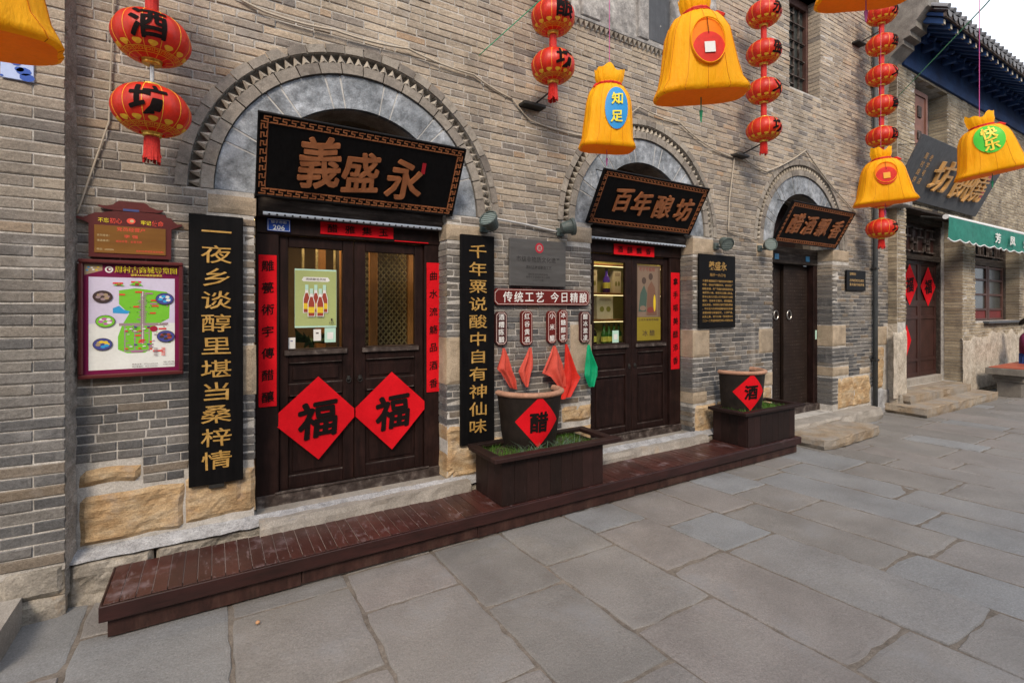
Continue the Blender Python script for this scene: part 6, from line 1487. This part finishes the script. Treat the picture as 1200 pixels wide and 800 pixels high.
def skinned(name, pts, edges, m_, parent, sub=2, label=None):
    """continuous body grown over a skeleton: pts = (x,y,z,radius[,radius2])"""
    me = bpy.data.meshes.new(name); me.from_pydata([p[:3] for p in pts], edges, []); o = bpy.data.objects.new(name, me); COL.objects.link(o)
    mo = o.modifiers.new('skin', 'SKIN'); sk = me.skin_vertices[0].data
    for i, p in enumerate(pts): sk[i].radius = (p[3], p[4] if len(p) > 4 else p[3]); sk[i].use_root = (i == 0)
    mo.use_smooth_shade = True; su = o.modifiers.new('sub', 'SUBSURF'); su.levels = su.render_levels = sub
    me.materials.append(m_); o.parent = parent; return o
pr = thing('person', (14.87, -.58, 0), 'seated person in a maroon coat and blue trousers at the right edge', 'person')
M_skin = mat('skin', [(0, (.45, .27, .19)), (1, (.52, .32, .23))], vary=.06, bump=.05, rough=.5)
M_coat = mat('maroon_coat', [(0, (.085, .008, .035)), (1, (.13, .014, .055))], nscale=9, vary=.15, bump=.5, bscale=14, bdist=.01, rough=.8)
M_jean = mat('blue_trousers', [(0, (.012, .03, .13)), (1, (.02, .05, .20))], nscale=12, vary=.2, bump=.3, rough=.85)
M_hair = mat('dark_hair', [(0, (.008, .006, .005)), (1, (.018, .014, .012))], bump=.5, bscale=80, rough=.5, stretch=(1, 1, .2))
P, E_ = [(0, 0, .70, .12, .10), (0, .0, .92, .115, .09), (0, -.01, 1.10, .13, .09), (0, -.01, 1.20, .07, .06), (0, -.02, 1.27, .05), (0, -.04, 1.35, .075, .085), (0, -.045, 1.45, .078, .095), (0, -.03, 1.51, .045, .06)], [(i, i + 1) for i in range(7)]
hands = []
for s_ in (-1, 1):
    b = len(P); P += [(s_ * .15, 0, 1.17, .055), (s_ * .20, .0, 1.12, .05), (s_ * .24, -.05, .93, .042), (s_ * .17, -.24, .80, .030), (s_ * .14, -.33, .775, .026, .018), (s_ * .13, -.38, .772, .036, .016)]
    E_ += [(2, b)] + [(b + i, b + i + 1) for i in range(5)]; w = b + 5
    for f_, (dx, L) in enumerate(((-.030, .070), (-.010, .080), (.010, .074), (.029, .058))):
        b2 = len(P); bx = s_ * (.13 + dx * .9); P += [(bx, -.405, .774, .0085), (s_ * .13 + s_ * dx, -.405 - L * .5, .766, .008), (s_ * .13 + s_ * dx * 1.1, -.405 - L * .92, .748, .0065)]; E_ += [(w, b2), (b2, b2 + 1), (b2 + 1, b2 + 2)]
    b2 = len(P); P += [(s_ * .092, -.365, .77, .010), (s_ * .075, -.40, .76, .008)]; E_ += [(w, b2), (b2, b2 + 1)]
    b = len(P); P += [(s_ * .10, -.03, .69, .09), (s_ * .12, -.42, .68, .065), (s_ * .12, -.44, .36, .05), (s_ * .12, -.42, .10, .035), (s_ * .13, -.50, .05, .035, .025), (s_ * .135, -.59, .035, .03, .018)]; E_ += [(0, b)] + [(b + i, b + i + 1) for i in range(5)]
skinned('body', P, E_, M_skin, pr)
C1, E1 = [(0, 0, .68, .165, .13), (0, 0, .90, .155, .125), (0, -.01, 1.10, .165, .12), (0, -.01, 1.21, .09, .08), (0, -.015, 1.25, .062)], [(0, 1), (1, 2), (2, 3), (3, 4)]
for s_ in (-1, 1):
    b = len(C1); C1 += [(s_ * .16, 0, 1.16, .075), (s_ * .215, 0, 1.11, .07), (s_ * .25, -.05, .93, .062), (s_ * .18, -.23, .805, .048), (s_ * .155, -.29, .785, .045)]; E1 += [(2, b)] + [(b + i, b + i + 1) for i in range(4)]
skinned('coat', C1, E1, M_coat, pr)
C2, E2 = [(0, 0, .68, .13, .12)], []
for s_ in (-1, 1):
    b = len(C2); C2 += [(s_ * .10, -.03, .685, .105), (s_ * .12, -.42, .675, .082), (s_ * .12, -.45, .36, .068), (s_ * .12, -.43, .12, .06)]; E2 += [(0, b)] + [(b + i, b + i + 1) for i in range(3)]
skinned('trousers', C2, E2, M_jean, pr)
m = MB(); c0 = Vector((14.87, -.60, 1.46)); m.grid(lambda u, v: c0 + Vector((.098 * math.cos(2 * PI * u) * math.sin(1.75 * v), (.118 * math.sin(2 * PI * u) + .01) * math.sin(1.75 * v) + .018, .105 * math.cos(1.75 * v * (1 + .25 * max(0, math.sin(2 * PI * u)))))), 24, 8); m.build('hair', M_hair, pr, smooth=True)
for s_ in (-1, 1):
    m = MB(); e = Vector((14.87 + s_ * .033, -.715, 1.435)); m.grid(lambda u, v: e + Vector((.013 * math.cos(2 * PI * u) * math.sin(PI * v), .008 * math.sin(2 * PI * u) * math.sin(PI * v), .008 * math.cos(PI * v))), 10, 6); m.build('eye', M_ink, pr)
    m = MB(); e2 = Vector((14.87 + s_ * .088, -.62, 1.42)); m.grid(lambda u, v: e2 + Vector((.008 * math.cos(2 * PI * u) * math.sin(PI * v), .018 * math.sin(2 * PI * u) * math.sin(PI * v), .03 * math.cos(PI * v))), 10, 6); m.build('ear', M_skin, pr, smooth=True)
    m = MB(); m.box(14.87 + s_ * .125 - .042, 14.87 + s_ * .125 + .042, -1.20, -.97, 0.0, .085, .02); m.build('shoe', M_ink, pr)
m = MB(); m.add([(14.858, -.71, 1.42), (14.882, -.71, 1.42), (14.87, -.712, 1.445), (14.87, -.735, 1.405), (14.87, -.71, 1.398)], [(0, 3, 2), (3, 1, 2), (0, 4, 3), (4, 1, 3)]); m.build('nose', M_skin, pr)
m = MB(); m.box(14.85, 14.89, -.722, -.712, 1.375, 1.383, .003); m.build('mouth', flat((.30, .10, .08)), pr)
# small bits on the ground: a brown nut shell and pale spots near the deck
m = MB(); g0 = gpt = (.21, -.83, .006)
m.grid(lambda u, v: (g0[0] + .012 * math.cos(2 * PI * u) * math.sin(PI * v), g0[1] + .012 * math.sin(2 * PI * u) * math.sin(PI * v), g0[2] + .009 + .009 * math.cos(PI * v)), 10, 6)
o = m.build('nut_shell', flat((.45, .24, .12)), smooth=True); tag(o, 'tiny brown nut shell lying on the paving before the platform', 'litter')
